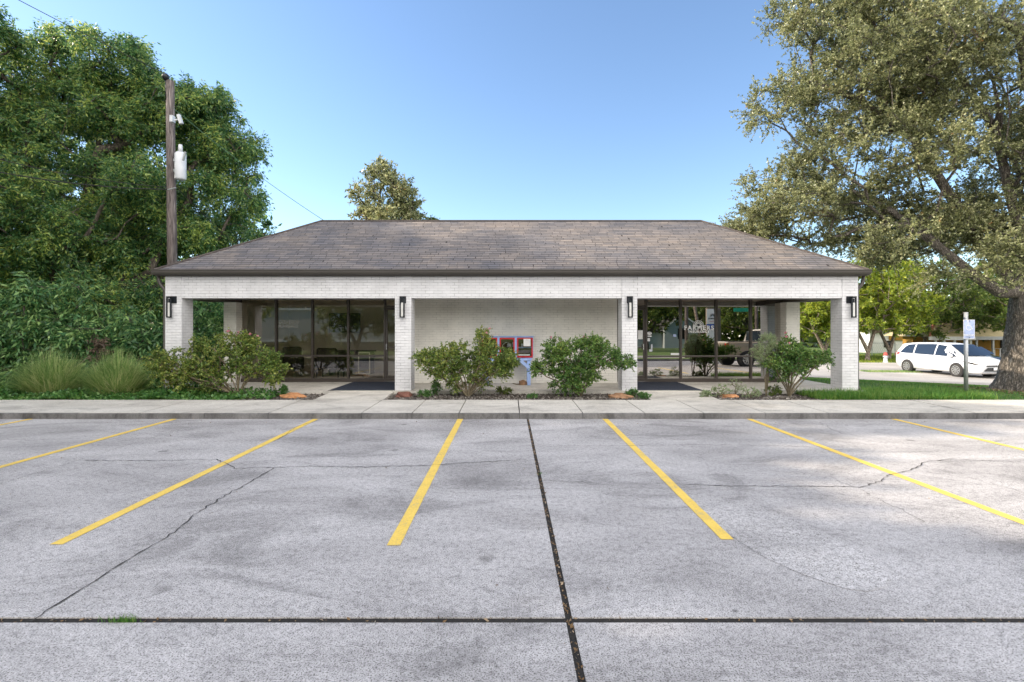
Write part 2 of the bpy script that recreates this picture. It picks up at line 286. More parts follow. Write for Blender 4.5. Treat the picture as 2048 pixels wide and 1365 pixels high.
M['chair'] = mat('black_upholstery', (.012, .011, .012), .6)
M['tv'] = mat('black_screen', (.008, .010, .014), .12)
M['vinylw'] = mat('white_window_vinyl', (.82, .82, .82), .6, 0, .01)
M['vinylg'] = mat('frosted_window_vinyl', (.55, .55, .52), .6, 0, .01)
M['carwhite'] = mat('white_car_paint', (.74, .75, .77), .25, 0, .02, 1, coat=.6)
M['carsilver'] = mat('silver_car_paint', (.42, .43, .45), .3, .4, .03, 1, coat=.6)
M['carblack'] = mat('dark_car_paint', (.02, .025, .04), .2, .1, .02, 1, coat=.8)
M['cartan'] = mat('pewter_truck_paint', (.30, .26, .21), .3, .3, .03, 1, coat=.6)
M['carred'] = mat('red_car_paint', (.42, .02, .025), .25, 0, .03, 1, coat=.6)
M['carglass'] = mat('car_window_glass', (.015, .022, .035), .06, 0, 0, 1, spec=.9)
M['rubber'] = mat('tyre_rubber', (.035, .032, .03), .85)
M['plastic'] = mat('black_plastic', (.02, .02, .022), .5)
M['tail'] = mat('red_lens', (.45, .01, .01), .2)
M['amber'] = mat('amber_lens', (.7, .22, .02), .2)
M['yhouse'] = mat('ochre_house_wall', (.36, .20, .035), .8, 0, .15, 2)
M['yroof'] = mat('pale_tin_roof', (.50, .42, .23), .6, 0, .12, 3)
M['brick_red'] = mat('reddish_fascia', (.38, .16, .09), .8)
M['dark'] = mat('dark_opening', (.02, .016, .012), .9)
M['signblue'] = mat('blue_sign_paint', (.05, .13, .50), .5)
M['signfade'] = mat('faded_blue_sign', (.36, .44, .66), .45, 0, .28, 9)
M['green'] = mat('green_street_sign', (.01, .30, .18), .5)
M['greywall'] = mat('pale_metal_wall', (.50, .50, .50), .7, 0, .05, 1)
M['housegrey'] = mat('pale_blue_siding', (.42, .47, .50), .7, 0, .05, 2)
M['roofdark'] = mat('dark_roof', (.05, .045, .045), .9)
M['signtan'] = mat('tan_sign_cabinet', (.16, .13, .10), .6)
M['wire'] = mat('black_wire', (.02, .02, .02), .6)
M['wireg'] = mat('green_wire', (.05, .12, .07), .6)
M['pink'] = leafmat('pink_rose_petals', (.62, .20, .30), (.75, .36, .45), (.85, .60, .62), .3)
M['L_left'] = leafmat('pecan_leaves', (.018, .068, .032), (.095, .215, .075), (.48, .56, .14), .45, .34, 1.0)
M['L_leftn'] = leafmat('big_shrub_leaves', (.018, .072, .028), (.080, .195, .066), (.34, .50, .17), .28, .42, 1.2, None, .45)
M['L_oak'] = leafmat('live_oak_leaves', (.060, .075, .038), (.215, .245, .105), (.58, .58, .33), .34, .33, 1.3, (.34, .19, .06))
M['L_yel'] = leafmat('yellow_green_leaves', (.06, .12, .015), (.20, .28, .03), (.48, .52, .07), .45, .5, .4)
M['L_mid'] = leafmat('midgreen_leaves', (.03, .07, .014), (.09, .15, .028), (.26, .31, .06), .38, .5, .4)
M['L_rose'] = leafmat('rose_leaves', (.040, .10, .020), (.14, .23, .045), (.44, .45, .11), .32, .45, 1.6, (.36, .18, .07))
M['L_rosd'] = leafmat('rose_leaves_green', (.030, .095, .025), (.095, .21, .045), (.30, .40, .09), .32, .45, 1.6, (.30, .16, .06))
M['L_fen'] = leafmat('fennel_leaves', (.13, .21, .10), (.25, .34, .17), (.42, .48, .27), .3, .6, 2)
M['L_ivy'] = leafmat('ground_cover_leaves', (.03, .10, .025), (.07, .19, .045), (.18, .30, .08), .25, .4, 1.5)
M['L_grass'] = leafmat('ornamental_grass_blades', (.09, .18, .05), (.23, .36, .11), (.56, .56, .28), .3, .6, 1.0, (.62, .52, .38))
M['L_lawn'] = leafmat('lawn_blades', (.03, .11, .015), (.065, .19, .028), (.22, .30, .07), .35, .6, .6)
M['L_lawnl'] = leafmat('weedy_lawn_blades', (.03, .12, .015), (.08, .22, .03), (.28, .36, .09), .35, .6, .9)
M['L_dry'] = mat('dry_brown_leaves', (.12, .085, .06), .9, 0, .4, 12)

# ------------------------------------------------------------------ object helpers
def tag(o, label=None, cat=None, group=None, kind=None):
    if label: o['label'] = label
    if cat: o['category'] = cat
    if group: o['group'] = group
    if kind: o['kind'] = kind
    return o
def thing(name, loc, label, cat, group=None, rz=0):
    o = bpy.data.objects.new(name, None); COL.objects.link(o); o.location = loc; o.rotation_euler = (0, 0, rz)
    o.empty_display_size = .2
    return tag(o, label, cat, group)
def npmesh(name, V, Fq, m, parent=None, origin=None, smooth=False, uv=None):
    """V (n,3) world coords (local when parent has been rotated: pass parent & origin=(0,0,0))"""
    V = np.asarray(V, dtype=np.float64)
    org = np.array(origin if origin is not None else (_rootloc(parent) if parent else (0, 0, 0)), dtype=np.float64)
    V = V - org
    me = bpy.data.meshes.new(name)
    if isinstance(Fq, np.ndarray):
        k = Fq.shape[1]; n = Fq.shape[0]
        me.vertices.add(len(V)); me.vertices.foreach_set('co', V.astype(np.float32).ravel())
        me.loops.add(n * k); me.loops.foreach_set('vertex_index', Fq.astype(np.int32).ravel())
        me.polygons.add(n); me.polygons.foreach_set('loop_start', np.arange(0, n * k, k, dtype=np.int32))
        me.update(calc_edges=True)
    else:
        me.from_pydata([tuple(v) for v in V], [], [tuple(f) for f in Fq])
    if smooth: me.polygons.foreach_set('use_smooth', np.ones(len(me.polygons), dtype=bool))
    if uv is not None:
        l = me.uv_layers.new(name='UVMap'); l.data.foreach_set('uv', np.array(uv, dtype=np.float32).ravel())
    if m is not None: me.materials.append(m)
    me.validate()
    o = bpy.data.objects.new(name, me); COL.objects.link(o)
    if parent: o.parent = parent
    else: o.location = org
    return o
def _rootloc(p):
    l = Vector((0, 0, 0))
    while p is not None: l = l + p.location; p = p.parent
    return tuple(l)
class MB:
    def __init__(s): s.v = []; s.f = []; s.uv = []
    def add(s, vs, fs):
        b = len(s.v); s.v += [tuple(v) for v in vs]; s.f += [tuple(i + b for i in f) for f in fs]; return s
    def box(s, x0, x1, y0, y1, z0, z1, bv=0):
        if bv:
            a = bv; vs = []
            for z, i in ((z0, a), (z0 + a, 0), (z1 - a, 0), (z1, a)):
                X0, X1, Y0, Y1 = x0 + i, x1 - i, y0 + i, y1 - i; c = a if not i else a * .5
                vs += [(X0 + c, Y0, z), (X1 - c, Y0, z), (X1, Y0 + c, z), (X1, Y1 - c, z), (X1 - c, Y1, z), (X0 + c, Y1, z), (X0, Y1 - c, z), (X0, Y0 + c, z)]
            fs = [tuple(reversed(range(8))), tuple(range(24, 32))]
            for k in range(3):
                for j in range(8): fs.append((k * 8 + j, k * 8 + (j + 1) % 8, (k + 1) * 8 + (j + 1) % 8, (k + 1) * 8 + j))
            return s.add(vs, fs)
        return s.add([(x0, y0, z0), (x1, y0, z0), (x1, y1, z0), (x0, y1, z0), (x0, y0, z1), (x1, y0, z1), (x1, y1, z1), (x0, y1, z1)],
                     [(0, 3, 2, 1), (4, 5, 6, 7), (0, 1, 5, 4), (1, 2, 6, 5), (2, 3, 7, 6), (3, 0, 4, 7)])
    def bar(s, a, b, wd, th):      # rectangular bar between two points
        a, b = Vector(a), Vector(b); d = (b - a).normalized(); up = Vector((0, 1, 0)) if abs(d.y) < .9 else Vector((1, 0, 0))
        u = d.cross(up).normalized() * wd / 2; v = d.cross(u).normalized() * th / 2
        vs = [a + u + v, a - u + v, a - u - v, a + u - v, b + u + v, b - u + v, b - u - v, b + u - v]
        return s.add(vs, [(0, 3, 2, 1), (4, 5, 6, 7), (0, 1, 5, 4), (1, 2, 6, 5), (2, 3, 7, 6), (3, 0, 4, 7)])
    def tube(s, pts, rad, n=10, cap=True):
        pts = [Vector(p) for p in pts]; rad = rad if hasattr(rad, '__len__') else [rad] * len(pts)
        b = len(s.v); ref = None
        for i, p in enumerate(pts):
            d = (pts[min(i + 1, len(pts) - 1)] - pts[max(i - 1, 0)]).normalized()
            if ref is None: ref = Vector((1, 0, 0)) if abs(d.x) < .8 else Vector((0, 0, 1))
            u = (ref - d * ref.dot(d)).normalized(); v = d.cross(u); ref = u
            for k in range(n):
                a = 2 * math.pi * k / n; q = p + (u * math.cos(a) + v * math.sin(a)) * rad[i]; s.v.append(tuple(q))
        for i in range(len(pts) - 1):
            for k in range(n): s.f.append((b + i * n + k, b + i * n + (k + 1) % n, b + (i + 1) * n + (k + 1) % n, b + (i + 1) * n + k))
        if cap: s.f.append(tuple(b + k for k in reversed(range(n)))); s.f.append(tuple(b + (len(pts) - 1) * n + k for k in range(n)))
        return s
    def prism(s, poly, axis, a0, a1):    # poly in the plane normal to axis, order (u,v)
        n = len(poly)
        def pt(u, v, a): return {'x': (a, u, v), 'y': (u, a, v), 'z': (u, v, a)}[axis]
        vs = [pt(u, v, a0) for u, v in poly] + [pt(u, v, a1) for u, v in poly]
        return s.add(vs, [tuple(range(n)), tuple(reversed(range(n, 2 * n)))] + [(i, n + i, n + (i + 1) % n, (i + 1) % n) for i in range(n)])
    def build(s, name, m, parent=None, origin=None, smooth=False):
        o = npmesh(name, s.v, s.f, m, parent, origin, smooth)
        return o
def text_mesh(name, txt, size, loc, m, parent, mirror=False, face=-1, bold=.0, spacing=1.0, depth=.002, rz=0):
    c = bpy.data.curves.new('t', 'FONT'); c.body = txt; c.size = size; c.align_x = 'CENTER'; c.align_y = 'CENTER'; c.extrude = depth; c.offset = bold; c.space_character = spacing
    t = bpy.data.objects.new('t', c); COL.objects.link(t); bpy.context.view_layer.update()
    me = bpy.data.meshes.new_from_object(t.evaluated_get(bpy.context.evaluated_depsgraph_get())); bpy.data.objects.remove(t)
    V = np.zeros(len(me.vertices) * 3); me.vertices.foreach_get('co', V); V = V.reshape(-1, 3)
    x = V[:, 0] * (-1 if mirror else 1); 
    if face > 0: x = -x
    W = np.stack([x, V[:, 2] * (1 if face < 0 else 1), V[:, 1]], 1)
    if rz:
        ca, sa = math.cos(rz), math.sin(rz); W = np.stack([W[:, 0] * ca - W[:, 1] * sa, W[:, 0] * sa + W[:, 1] * ca, W[:, 2]], 1)
    W += np.array(loc)
    Fs = [tuple(p.vertices) for p in me.polygons]; bpy.data.meshes.remove(me)
    return npmesh(name, W, Fs, m, parent)
def copy_tree(o, parent=None):
    c = o.copy(); COL.objects.link(c)
    if parent: c.parent = parent
    for ch in [k for k in o.children if k != c]: copy_tree(ch, c)
    return c

# ------------------------------------------------------------------ vegetation
def leaves_np(base, d, L, W, fold=.25, rg=rng):
    """kite-shaped leaves: base (n,3), direction d (n,3) unit, lengths L, widths W"""
    n = len(base); r = rg.normal(size=(n, 3)); s = np.cross(d, r); s /= np.linalg.norm(s, axis=1)[:, None] + 1e-9
    up = np.cross(s, d); L = np.broadcast_to(L, n)[:, None]; W = np.broadcast_to(W, n)[:, None]
    mid = base + d * L * .45
    a = mid + s * W * .5 + up * W * fold; b = mid - s * W * .5 + up * W * fold; tip = base + d * L - up * W * fold * .5
    V = np.stack([base, a, tip, b], 1).reshape(-1, 3)
    return V, np.arange(4 * n).reshape(n, 4)
def tubes_np(A, B, ra, rb, n):
    d = B - A; ln = np.linalg.norm(d, axis=1)[:, None] + 1e-9; d = d / ln
    ref = np.where(np.abs(d[:, 2:3]) < .9, np.array([[0, 0, 1.]]), np.array([[1., 0, 0]]))
    u = np.cross(d, ref); u /= np.linalg.norm(u, axis=1)[:, None]; v = np.cross(d, u)
    a = np.arange(n) * 2 * np.pi / n
    ring = u[:, None, :] * np.cos(a)[None, :, None] + v[:, None, :] * np.sin(a)[None, :, None]
    VA = A[:, None, :] + ring * ra[:, None, None]; VB = B[:, None, :] + ring * rb[:, None, None]
    V = np.concatenate([VA, VB], 1).reshape(-1, 3); k = np.arange(n); k2 = (k + 1) % n
    f = np.stack([k, k2, k2 + n, k + n], 1)
    Fq = (f[None] + (np.arange(len(A)) * 2 * n)[:, None, None]).reshape(-1, 4)
    return V, Fq
def merge(parts):
    Vs, Fs, b = [], [], 0
    for V, f in parts:
        if len(V) == 0: continue
        Vs.append(V); Fs.append(f + b); b += len(V)
    return np.concatenate(Vs), np.concatenate(Fs)
def unit(a): return a / (np.linalg.norm(a, axis=1)[:, None] + 1e-9)
def plant(name, label, cat, base, blobs, ncl, trunk_r, lm, bm, seed, group=None, fork=None, guides=(), guide_r=0, nstems=1,
          twigs=7, twl=.7, nl=10, L=.07, W=.035, compound=0, droop=.3, shell=.5, tip_r=.012, flare=0, nt=(8, 4), blooms=0, bloom_r=.04,
          stem_name='trunk', crown_name='crown', hi_trunk=False, kmax=2.2, clump=0):
    rg = np.random.default_rng(seed); base = np.array(base, float)
    if clump:       # break each mass into separate leafy clumps with gaps between
        nb = []
        for c_, r_ in blobs:
            c_, r_ = np.array(c_, float), np.array(r_, float); nb.append((c_, r_ * .70))
            for d_ in unit(rg.normal(size=(clump, 3))): nb.append((c_ + d_ * r_ * .74, r_ * rg.uniform(.22, .42)))
        blobs = nb
    vol = np.array([b[1][0] * b[1][1] * b[1][2] for b in blobs]) ** .75; pick = rg.choice(len(blobs), ncl, p=vol / vol.sum())
    c = np.array([b[0] for b in blobs], float)[pick]; rr = np.array([b[1] for b in blobs], float)[pick]
    dirs = unit(rg.normal(size=(ncl, 3))); rad = rg.random(ncl) ** (1 / 3) * (1 - shell) + shell * (rg.random(ncl) ** .25)
    C = c + dirs * rr * rad[:, None]
    C = C[C[:, 2] > base[2] + .05]; ncl = len(C)
    # skeleton
    nodes = []; par = []; minr = []
    def addn(p, q, r=0): nodes.append(np.array(p, float)); par.append(q); minr.append(r); return len(nodes) - 1
    root = addn(base, -1)
    if fork is not None:
        fk = np.array(fork, float); last = root
        for t in (.25, .5, .75, 1): last = addn(base + (fk - base) * t + rg.normal(size=3) * trunk_r * .12 * np.array([1, 1, 0]) * (t < 1), last, trunk_r * (1 - .22 * t))
    else: last = root
    for g in guides:
        l = last
        for i, p in enumerate(g): l = addn(p, l, guide_r * (1 - .75 * i / len(g)))
    if nstems > 1:
        cc = C.mean(0)
        for k in range(nstems):
            tgt = C[rg.integers(ncl)]; l = root
            for t in (.2, .45, .7): l = addn(base + (tgt - base) * np.array([t, t, t ** .8]) + rg.normal(size=3) * .02 * np.linalg.norm(tgt - base), l)
    start = nodes[last]
    order = np.argsort(np.linalg.norm(C - start, axis=1)); path = np.zeros(8 * ncl + 500); pos = np.zeros((8 * ncl + 500, 3))
    for i in range(len(nodes)):
        pos[i] = nodes[i]; path[i] = 0 if par[i] < 0 else path[par[i]] + np.linalg.norm(nodes[i] - nodes[par[i]])
    N = len(nodes); ends = []; lo = 0 if fork is None else 1
    for ci in order:
        p = C[ci]; dd = np.linalg.norm(pos[lo:N] - p, axis=1); cost = dd + .28 * path[lo:N] + np.where(pos[lo:N, 2] > p[2] + .2, dd * .6, 0)
        j = int(np.argmin(cost)) + lo; q = pos[j]; dist = dd[j - lo]; k = max(1, min(4, int(dist / (twl * .9)))); l = j
        for s in range(1, k + 1):
            t = s / (k + .0); pt = q + (p - q) * t; pt[2] += math.sin(t * math.pi) * dist * .06; pt += rg.normal(size=3) * dist * .035 * (s < k)
            nodes.append(pt); par.append(l); minr.append(0); pos[N] = pt; path[N] = path[l] + np.linalg.norm(pt - pos[l]); l = N; N += 1
        ends.append(l)
    cnt = np.zeros(N)
    for e in ends: cnt[e] += 1
    for i in range(N - 1, 0, -1): cnt[par[i]] += cnt[i]
    r = tip_r * np.maximum(cnt, 1) ** .47
    k = trunk_r / max(r[root], 1e-6) if nstems == 1 else 1
    r = np.where(cnt > 3, r * (1 + (min(k, kmax) - 1) * np.clip(np.log(np.maximum(cnt, 1)) / np.log(ncl), 0, 1)), r)
    r = np.minimum(np.maximum(r, np.array(minr)), trunk_r)
    nodes = np.array(nodes); par = np.array(par); e = np.arange(1, N); A, B = nodes[par[e]], nodes[e]
    ra, rb = np.where(par[e] == 0, trunk_r if nstems == 1 else r[e] * 1.1, np.minimum(r[par[e]], r[e] * 1.5)), r[e]
    thick = rb > trunk_r * .12
    if hi_trunk: skip = (e <= 4); thick &= ~skip; thin = ~thick & ~skip
    else: thin = ~thick
    wood = [tubes_np(A[thick], B[thick], ra[thick], rb[thick], nt[0]), tubes_np(A[thin], B[thin], ra[thin], rb[thin], nt[1])]
    if thick.any():     # rounded joints where thick limbs bend or fork
        J, Jr = B[thick], rb[thick] * 1.01
        for a0, a1 in ((-1.5, -.8), (-.8, 0), (0, .8), (.8, 1.5)):
            z0, z1 = np.zeros_like(J), np.zeros_like(J); z0[:, 2] = Jr * math.sin(a0); z1[:, 2] = Jr * math.sin(a1); wood.append(tubes_np(J + z0, J + z1, Jr * math.cos(a0), Jr * math.cos(a1), nt[0]))
    if hi_trunk:     # modelled bole with root flare, lumps and ridges
        fk = np.array(fork, float); nz, na = 40, 56; z = np.linspace(0, 1, nz); a = np.arange(na) * 2 * np.pi / na
        Z, Aa = np.meshgrid(z, a, indexing='ij'); hgt = np.linalg.norm(fk - base)
        rad = trunk_r * (1 - .2 * Z) + flare * np.exp(-Z * hgt / .30) * (1 + .45 * np.sin(5 * Aa + .6) + .25 * np.sin(8 * Aa)) + .05 * trunk_r * np.sin(3 * Aa + 4 * Z) 
        rad += .018 * np.sin(17 * Aa + 6 * np.sin(Z * 9)) + .012 * np.sin(29 * Aa + 11 * Z)
        cx = base[None, None, :] + (fk - base)[None, None, :] * Z[..., None]; cx = np.repeat(cx, 1, 1)
        V = cx + np.stack([np.cos(Aa) * rad, np.sin(Aa) * rad, np.zeros_like(rad)], -1); V[0, :, 2] -= .15
        idx = np.arange(nz * na).reshape(nz, na); q = np.stack([idx[:-1], np.roll(idx, -1, 1)[:-1], np.roll(idx, -1, 1)[1:], idx[1:]], -1).reshape(-1, 4)
        wood.append((V.reshape(-1, 3), q))
        dz_ = np.linspace(0, 1, 9); rt = rad[-1].mean()
        for d0, d1 in zip(dz_[:-1], dz_[1:]): wood.append(tubes_np((fk + [0, 0, -.12 + .42 * d0])[None], (fk + [0, 0, -.12 + .42 * d1])[None], np.array([rt * 1.02 * math.cos(d0 * 1.5)]), np.array([rt * 1.02 * math.cos(d1 * 1.5)]), 24))
    elif fork is not None and flare:
        wood.append(tubes_np(base[None] - [[0, 0, .1]], base[None] + [[0, 0, .5]], np.array([trunk_r + flare]), np.array([trunk_r * .98]), nt[0]))
    # twigs + leaves
    ce = nodes[np.array(ends)]; out = unit(ce - nodes[par[np.array(ends)]]); T = twigs
    tb = np.repeat(ce, T, 0); td = unit(np.repeat(out, T, 0) * .7 + rg.normal(size=(len(ce) * T, 3)) * .75 + np.array([0, 0, .15 - droop * .5]))
    tl = twl * (.5 + .7 * rg.random(len(tb))); te = tb + td * tl[:, None]; te[:, 2] -= droop * tl * .35
    wood.append(tubes_np(tb, te, np.full(len(tb), tip_r * .55), np.full(len(tb), tip_r * .25), 3))
    n = len(tb) * nl; t = rg.random(n) * .95 + .1; ti = np.repeat(np.arange(len(tb)), nl)
    lb = tb[ti] + (te - tb)[ti] * t[:, None]; ld = unit(td[ti] * .55 + rg.normal(size=(n, 3)) * .8 + np.array([0, 0, -droop]))
    if compound:
        K = compound; ax = ld; axL = L * 2.6 * (.7 + .5 * rg.random(n)); pp = []; dd = []; side = unit(np.cross(ax, rg.normal(size=(n, 3)) + np.array([0, 0, 1.5])))
        for q in range(K):
            f = (q // 2 + .6) / (K / 2); sg = 1 if q % 2 else -1
            if q == K - 1: sg = 0
            pt = lb + ax * (axL * f)[:, None]; pt[:, 2] -= axL * f * f * droop * .5
            pp.append(pt); dd.append(unit(ax * .55 + side * sg * .85 + np.array([0, 0, -droop * .6]) + rg.normal(size=(n, 3)) * .12))
        lb = np.concatenate(pp); ld = np.concatenate(dd)
    sz = .7 + .6 * rg.random(len(lb))
    lf = leaves_np(lb, ld, L * sz, W * sz, .2, rg)
    t_ = thing(name, tuple(base), label, cat, group)
    V, f = merge(wood); npmesh(stem_name, V, f, bm, t_, smooth=True)
    npmesh(crown_name, lf[0], lf[1], lm, t_)
    if blooms:
        top = te[np.argsort(-te[:, 2] - rg.random(len(te)) * .5)[:max(blooms * 4, 8)]]; top = top[rg.permutation(len(top))[:blooms]]
        for bpnt in top:
            d = unit(rg.normal(size=(26, 3)) + np.array([0, -.3, .5])); v_, f_ = leaves_np(np.repeat(bpnt[None], 26, 0), d, bloom_r, bloom_r * .9, .3, rg)
            npmesh('bloom', v_, f_, M['pink'], t_)
    return t_
def blades(n, xy, h, wd, bend, zf, seed, spread=1.0):
    rg = np.random.default_rng(seed); xy = np.asarray(xy); a = rg.random(n) * 2 * np.pi; hh = h * (.5 + .8 * rg.random(n))
    d = np.stack([np.cos(a), np.sin(a)], 1); s = np.stack([-d[:, 1], d[:, 0]], 1) * wd * .5
    z0 = np.array([zf(x, y) for x, y in xy]) if callable(zf) else np.full(n, zf)
    b = bend * hh * rg.random(n) * spread
    def pt(k, off): return np.concatenate([xy + d * (b * k * k)[:, None] + s * off, (z0 + hh * (k - .25 * k * k * (b / hh)))[:, None]], 1)
    V = np.stack([pt(0, 1), pt(0, -1), pt(.55, -.8), pt(.55, .8), pt(1, 0.1), pt(1, -.1)], 1).reshape(-1, 3)
    k = np.arange(n)[:, None] * 6
    return V, np.concatenate([k + [0, 1, 2, 3], k + [3, 2, 5, 4]])

# ------------------------------------------------------------------ ground and pavement
def smooth(t): t = min(max(t, 0), 1); return t * t * (3 - 2 * t)
def gz(x, y):
    s = .55 * x + .83 * y
    z = .06 - .38 * smooth((s - 18) / 7) - .56 * smooth((s - 24) / 10)
    if y < 9.8: z = min(z, -.08)
    if y < 9.8 and x > 12: z -= .0
    return z
xs = np.unique(np.concatenate([np.linspace(-400, -40, 10), np.arange(-40, 100, 1.5), np.linspace(100, 400, 9)]))
ys = np.unique(np.concatenate([np.linspace(-400, -60, 9), np.arange(-60, 9.7, 3.), [9.7, 9.95], np.arange(10.5, 80, 1.5), np.linspace(80, 500, 10)]))
V = [(x, y, gz(x, y)) for y in ys for x in xs]; nx = len(xs)
Fc = np.array([(j * nx + i, j * nx + i + 1, (j + 1) * nx + i + 1, (j + 1) * nx + i) for j in range(len(ys) - 1) for i in range(nx - 1)])
tag(npmesh('ground', V, Fc, M['ground'], smooth=True), kind='structure')

lot = MB(); g_ = .021; gy_ = .028
JX = [-40, -14.2, -5.62, .355, 6.9, 13.5, 40]; JY = [-3.2, 3.02, 9.70]
for i in range(len(JX) - 1):
    for j in range(len(JY) - 1):
        gx0 = g_ if abs(JX[i] - .355) < .01 else .005; gx1 = g_ if abs(JX[i + 1] - .355) < .01 else .005
        if JX[i] == 6.9: gx0 = 0
        if JX[i + 1] == 6.9: gx1 = 0
        lot.box(JX[i] + gx0, JX[i + 1] - gx1, JY[j] + (gy_ if j else 0), JY[j + 1] - (gy_ if j == 0 else 0), -.14, 0, 0)
lot_o = tag(lot.build('parking_lot', M['lot']), kind='structure')
tag(MB().box(-42, 42, -3.1, 9.69, -.17, -.008).build('joint_soil', M['dirt']), kind='structure')
# painted lines
def line_px(x0, y0, x1, y1, wtop=.105):
    a = P(x0, y0, 0.0001) if 0 else None
    def g(px, py): s = (py - VY) / CH; return Vector(((px - VX) / s, F / s, 0))
    A, B = g(x0, y0), g(x1, y1); d = (B - A).normalized(); n = Vector((-d.y, d.x, 0)) * wtop / 2
    rgx = random.Random(int(x0)); k = 40; vs = []
    for i in range(k + 1):
        p = A.lerp(B, i / k); e1 = n * (1 + rgx.uniform(-.05, .05)); e2 = n * (1 + rgx.uniform(-.05, .05))
        vs += [(p.x + e1.x, p.y + e1.y, .004), (p.x - e2.x, p.y - e2.y, .004)]
    return vs, [(2 * i, 2 * i + 1, 2 * i + 3, 2 * i + 2) for i in range(k)]
def gpx(px, py, z=0): s = (py - VY) / (CH - z); return Vector(((px - VX) / s, F / s, z))
LX = [-11.75, -9.05, -6.33, -3.66, -.92, 1.82, 4.55, 7.28, 10.0]
ends = {-3.66: gpx(112, 1090), -.92: gpx(787, 1092), 1.82: gpx(1455, 1080)}
for x in LX:
    e = ends.get(x); x1 = e.x if e is not None else x + (.05 if x < 0 else 0); y1 = e.y if e is not None else 4.05
    k = 50; rx = random.Random(int(x * 10)); vs = []
    for i in range(k + 1):
        t = i / k; X = x + (x1 - x) * t; Y = 9.69 + (y1 - 9.69) * t
        vs += [(X - .052 + rx.uniform(-.002, .002), Y, .004), (X + .052 + rx.uniform(-.002, .002), Y, .004)]
    npmesh('painted_line', vs, [(2 * i, 2 * i + 1, 2 * i + 3, 2 * i + 2) for i in range(k)], M['yellow'], lot_o)
# cracks traced from the photograph, laid on the slab
def crack(pts, wd=.010):
    rc = random.Random(int(pts[0][0])); W_ = [gpx(*p) for p in pts]; fine = []
    for a, b in zip(W_[:-1], W_[1:]):
        n = max(2, int((b - a).length / .06))
        for i in range(n):
            q = a.lerp(b, i / n); fine.append(q + Vector((rc.gauss(0, .012), rc.gauss(0, .012), 0)))
    fine.append(W_[-1]); vs = []
    for i, p in enumerate(fine):
        d = (fine[min(i + 1, len(fine) - 1)] - fine[max(0, i - 1)]).normalized(); n = Vector((-d.y, d.x, 0)) * wd * rc.uniform(.15, .75)
        vs += [(p.x + n.x, p.y + n.y, .0062), (p.x - n.x, p.y - n.y, .0062)]
    npmesh('crack', vs, [(2 * i, 2 * i + 1, 2 * i + 3, 2 * i + 2) for i in range(len(fine) - 1)], M['crack'], lot_o)
crack([(165, 922), (330, 922), (430, 920), (458, 931), (470, 938), (600, 934), (720, 935), (850, 932), (950, 926), (1052, 920)], .011)
crack([(545, 938), (500, 965), (450, 992), (380, 1037), (350, 1065), (280, 1105), (210, 1150), (155, 1185), (60, 1245)], .010)
crack([(640, 840), (590, 855), (572, 870), (555, 880)], .008)
crack([(1085, 893), (1200, 893), (1300, 892), (1420, 890), (1560, 893), (1620, 895)], .009)
crack([(1350, 969), (1460, 973), (1600, 974), (1728, 974), (1765, 962), (1778, 950), (1820, 942), (1848, 925), (1900, 919), (2040, 925)], .010)
crack([(1640, 845), (1660, 858), (1690, 870)], .006)
crack([(1095, 962), (1140, 965), (1185, 966)], .006)
crack([(1870, 938), (1930, 953), (2040, 985)], .006)
crack([(0, 880), (60, 881), (160, 878)], .007)
crack([(1670, 960), (1730, 985), (1790, 1015), (1850, 1045)], .005)

M['patch'] = concrete('lighter_repair_concrete', (.395, .38, .382), (.585, .565, .568), .78, .22, 1.0, False)
pt_ = [(1395, 1003), (1430, 998), (1490, 1003), (1560, 1028), (1640, 1062), (1715, 1100), (1762, 1134), (1780, 1156), (1772, 1174), (1735, 1184), (1690, 1178), (1610, 1152), (1530, 1116), (1460, 1072), (1410, 1032), (1390, 1012)]
npmesh('repair_patch', [tuple(gpx(*p_) + Vector((0, 0, .003))) for p_ in reversed(pt_)], [tuple(range(len(pt_)))], M['patch'], lot_o)
# kerb, sidewalk, paths, porch slab
kb = MB(); JK = [-30, -20, -14, -11.2, -8.2, -7.02, -5.78, -4.57, -2.8, -1.84, -.95, .2, 1.4, 2.58, 3.7, 4.87, 6.07, 8.86, 11.6, 14.5, 18, 30]
for a, b in zip(JK[:-1], JK[1:]):
    hj = random.Random(int(a * 7)).uniform(-.003, .003)
    kb.add([(a + .004, 9.70, -.1), (b - .004, 9.70, -.1), (b - .004, 9.88, -.1), (a + .004, 9.88, -.1),
            (a + .004, 9.715, .098 + hj), (b - .004, 9.715, .098 + hj), (b - .004, 9.88, .112 + hj), (a + .004, 9.88, .112 + hj), (a + .004, 9.735, .110 + hj), (b - .004, 9.735, .110 + hj)],
           [(0, 3, 2, 1), (0, 1, 5, 4), (4, 5, 9, 8), (8, 9, 6, 7), (1, 2, 6, 9, 5), (3, 0, 4, 8, 7), (2, 3, 7, 6)])
tag(kb.build('kerb', M['kerb']), kind='structure')
sw = MB()
for a, b in zip(JK[:-1], JK[1:]):
    g2 = .010; tl = random.Random(int(a * 3)).uniform(-.002, .002)
    sw.add([(a + g2, 9.735, 0), (b - g2, 9.735, 0), (b - g2, 11.32, 0), (a + g2, 11.32, 0), (a + g2, 9.735, .114 + tl), (b - g2, 9.735, .114 + tl), (b - g2, 11.32, .138 + tl), (a + g2, 11.32, .138 + tl)],
           [(0, 3, 2, 1), (4, 5, 6, 7), (0, 1, 5, 4), (1, 2, 6, 5), (2, 3, 7, 6), (3, 0, 4, 7)])
tag(sw.build('sidewalk', M['walk']), kind='structure')
tag(MB().box(-30, 30, 9.9, 11.3, -.1, .095).build('sidewalk_bedding', M['dirt']), kind='structure')
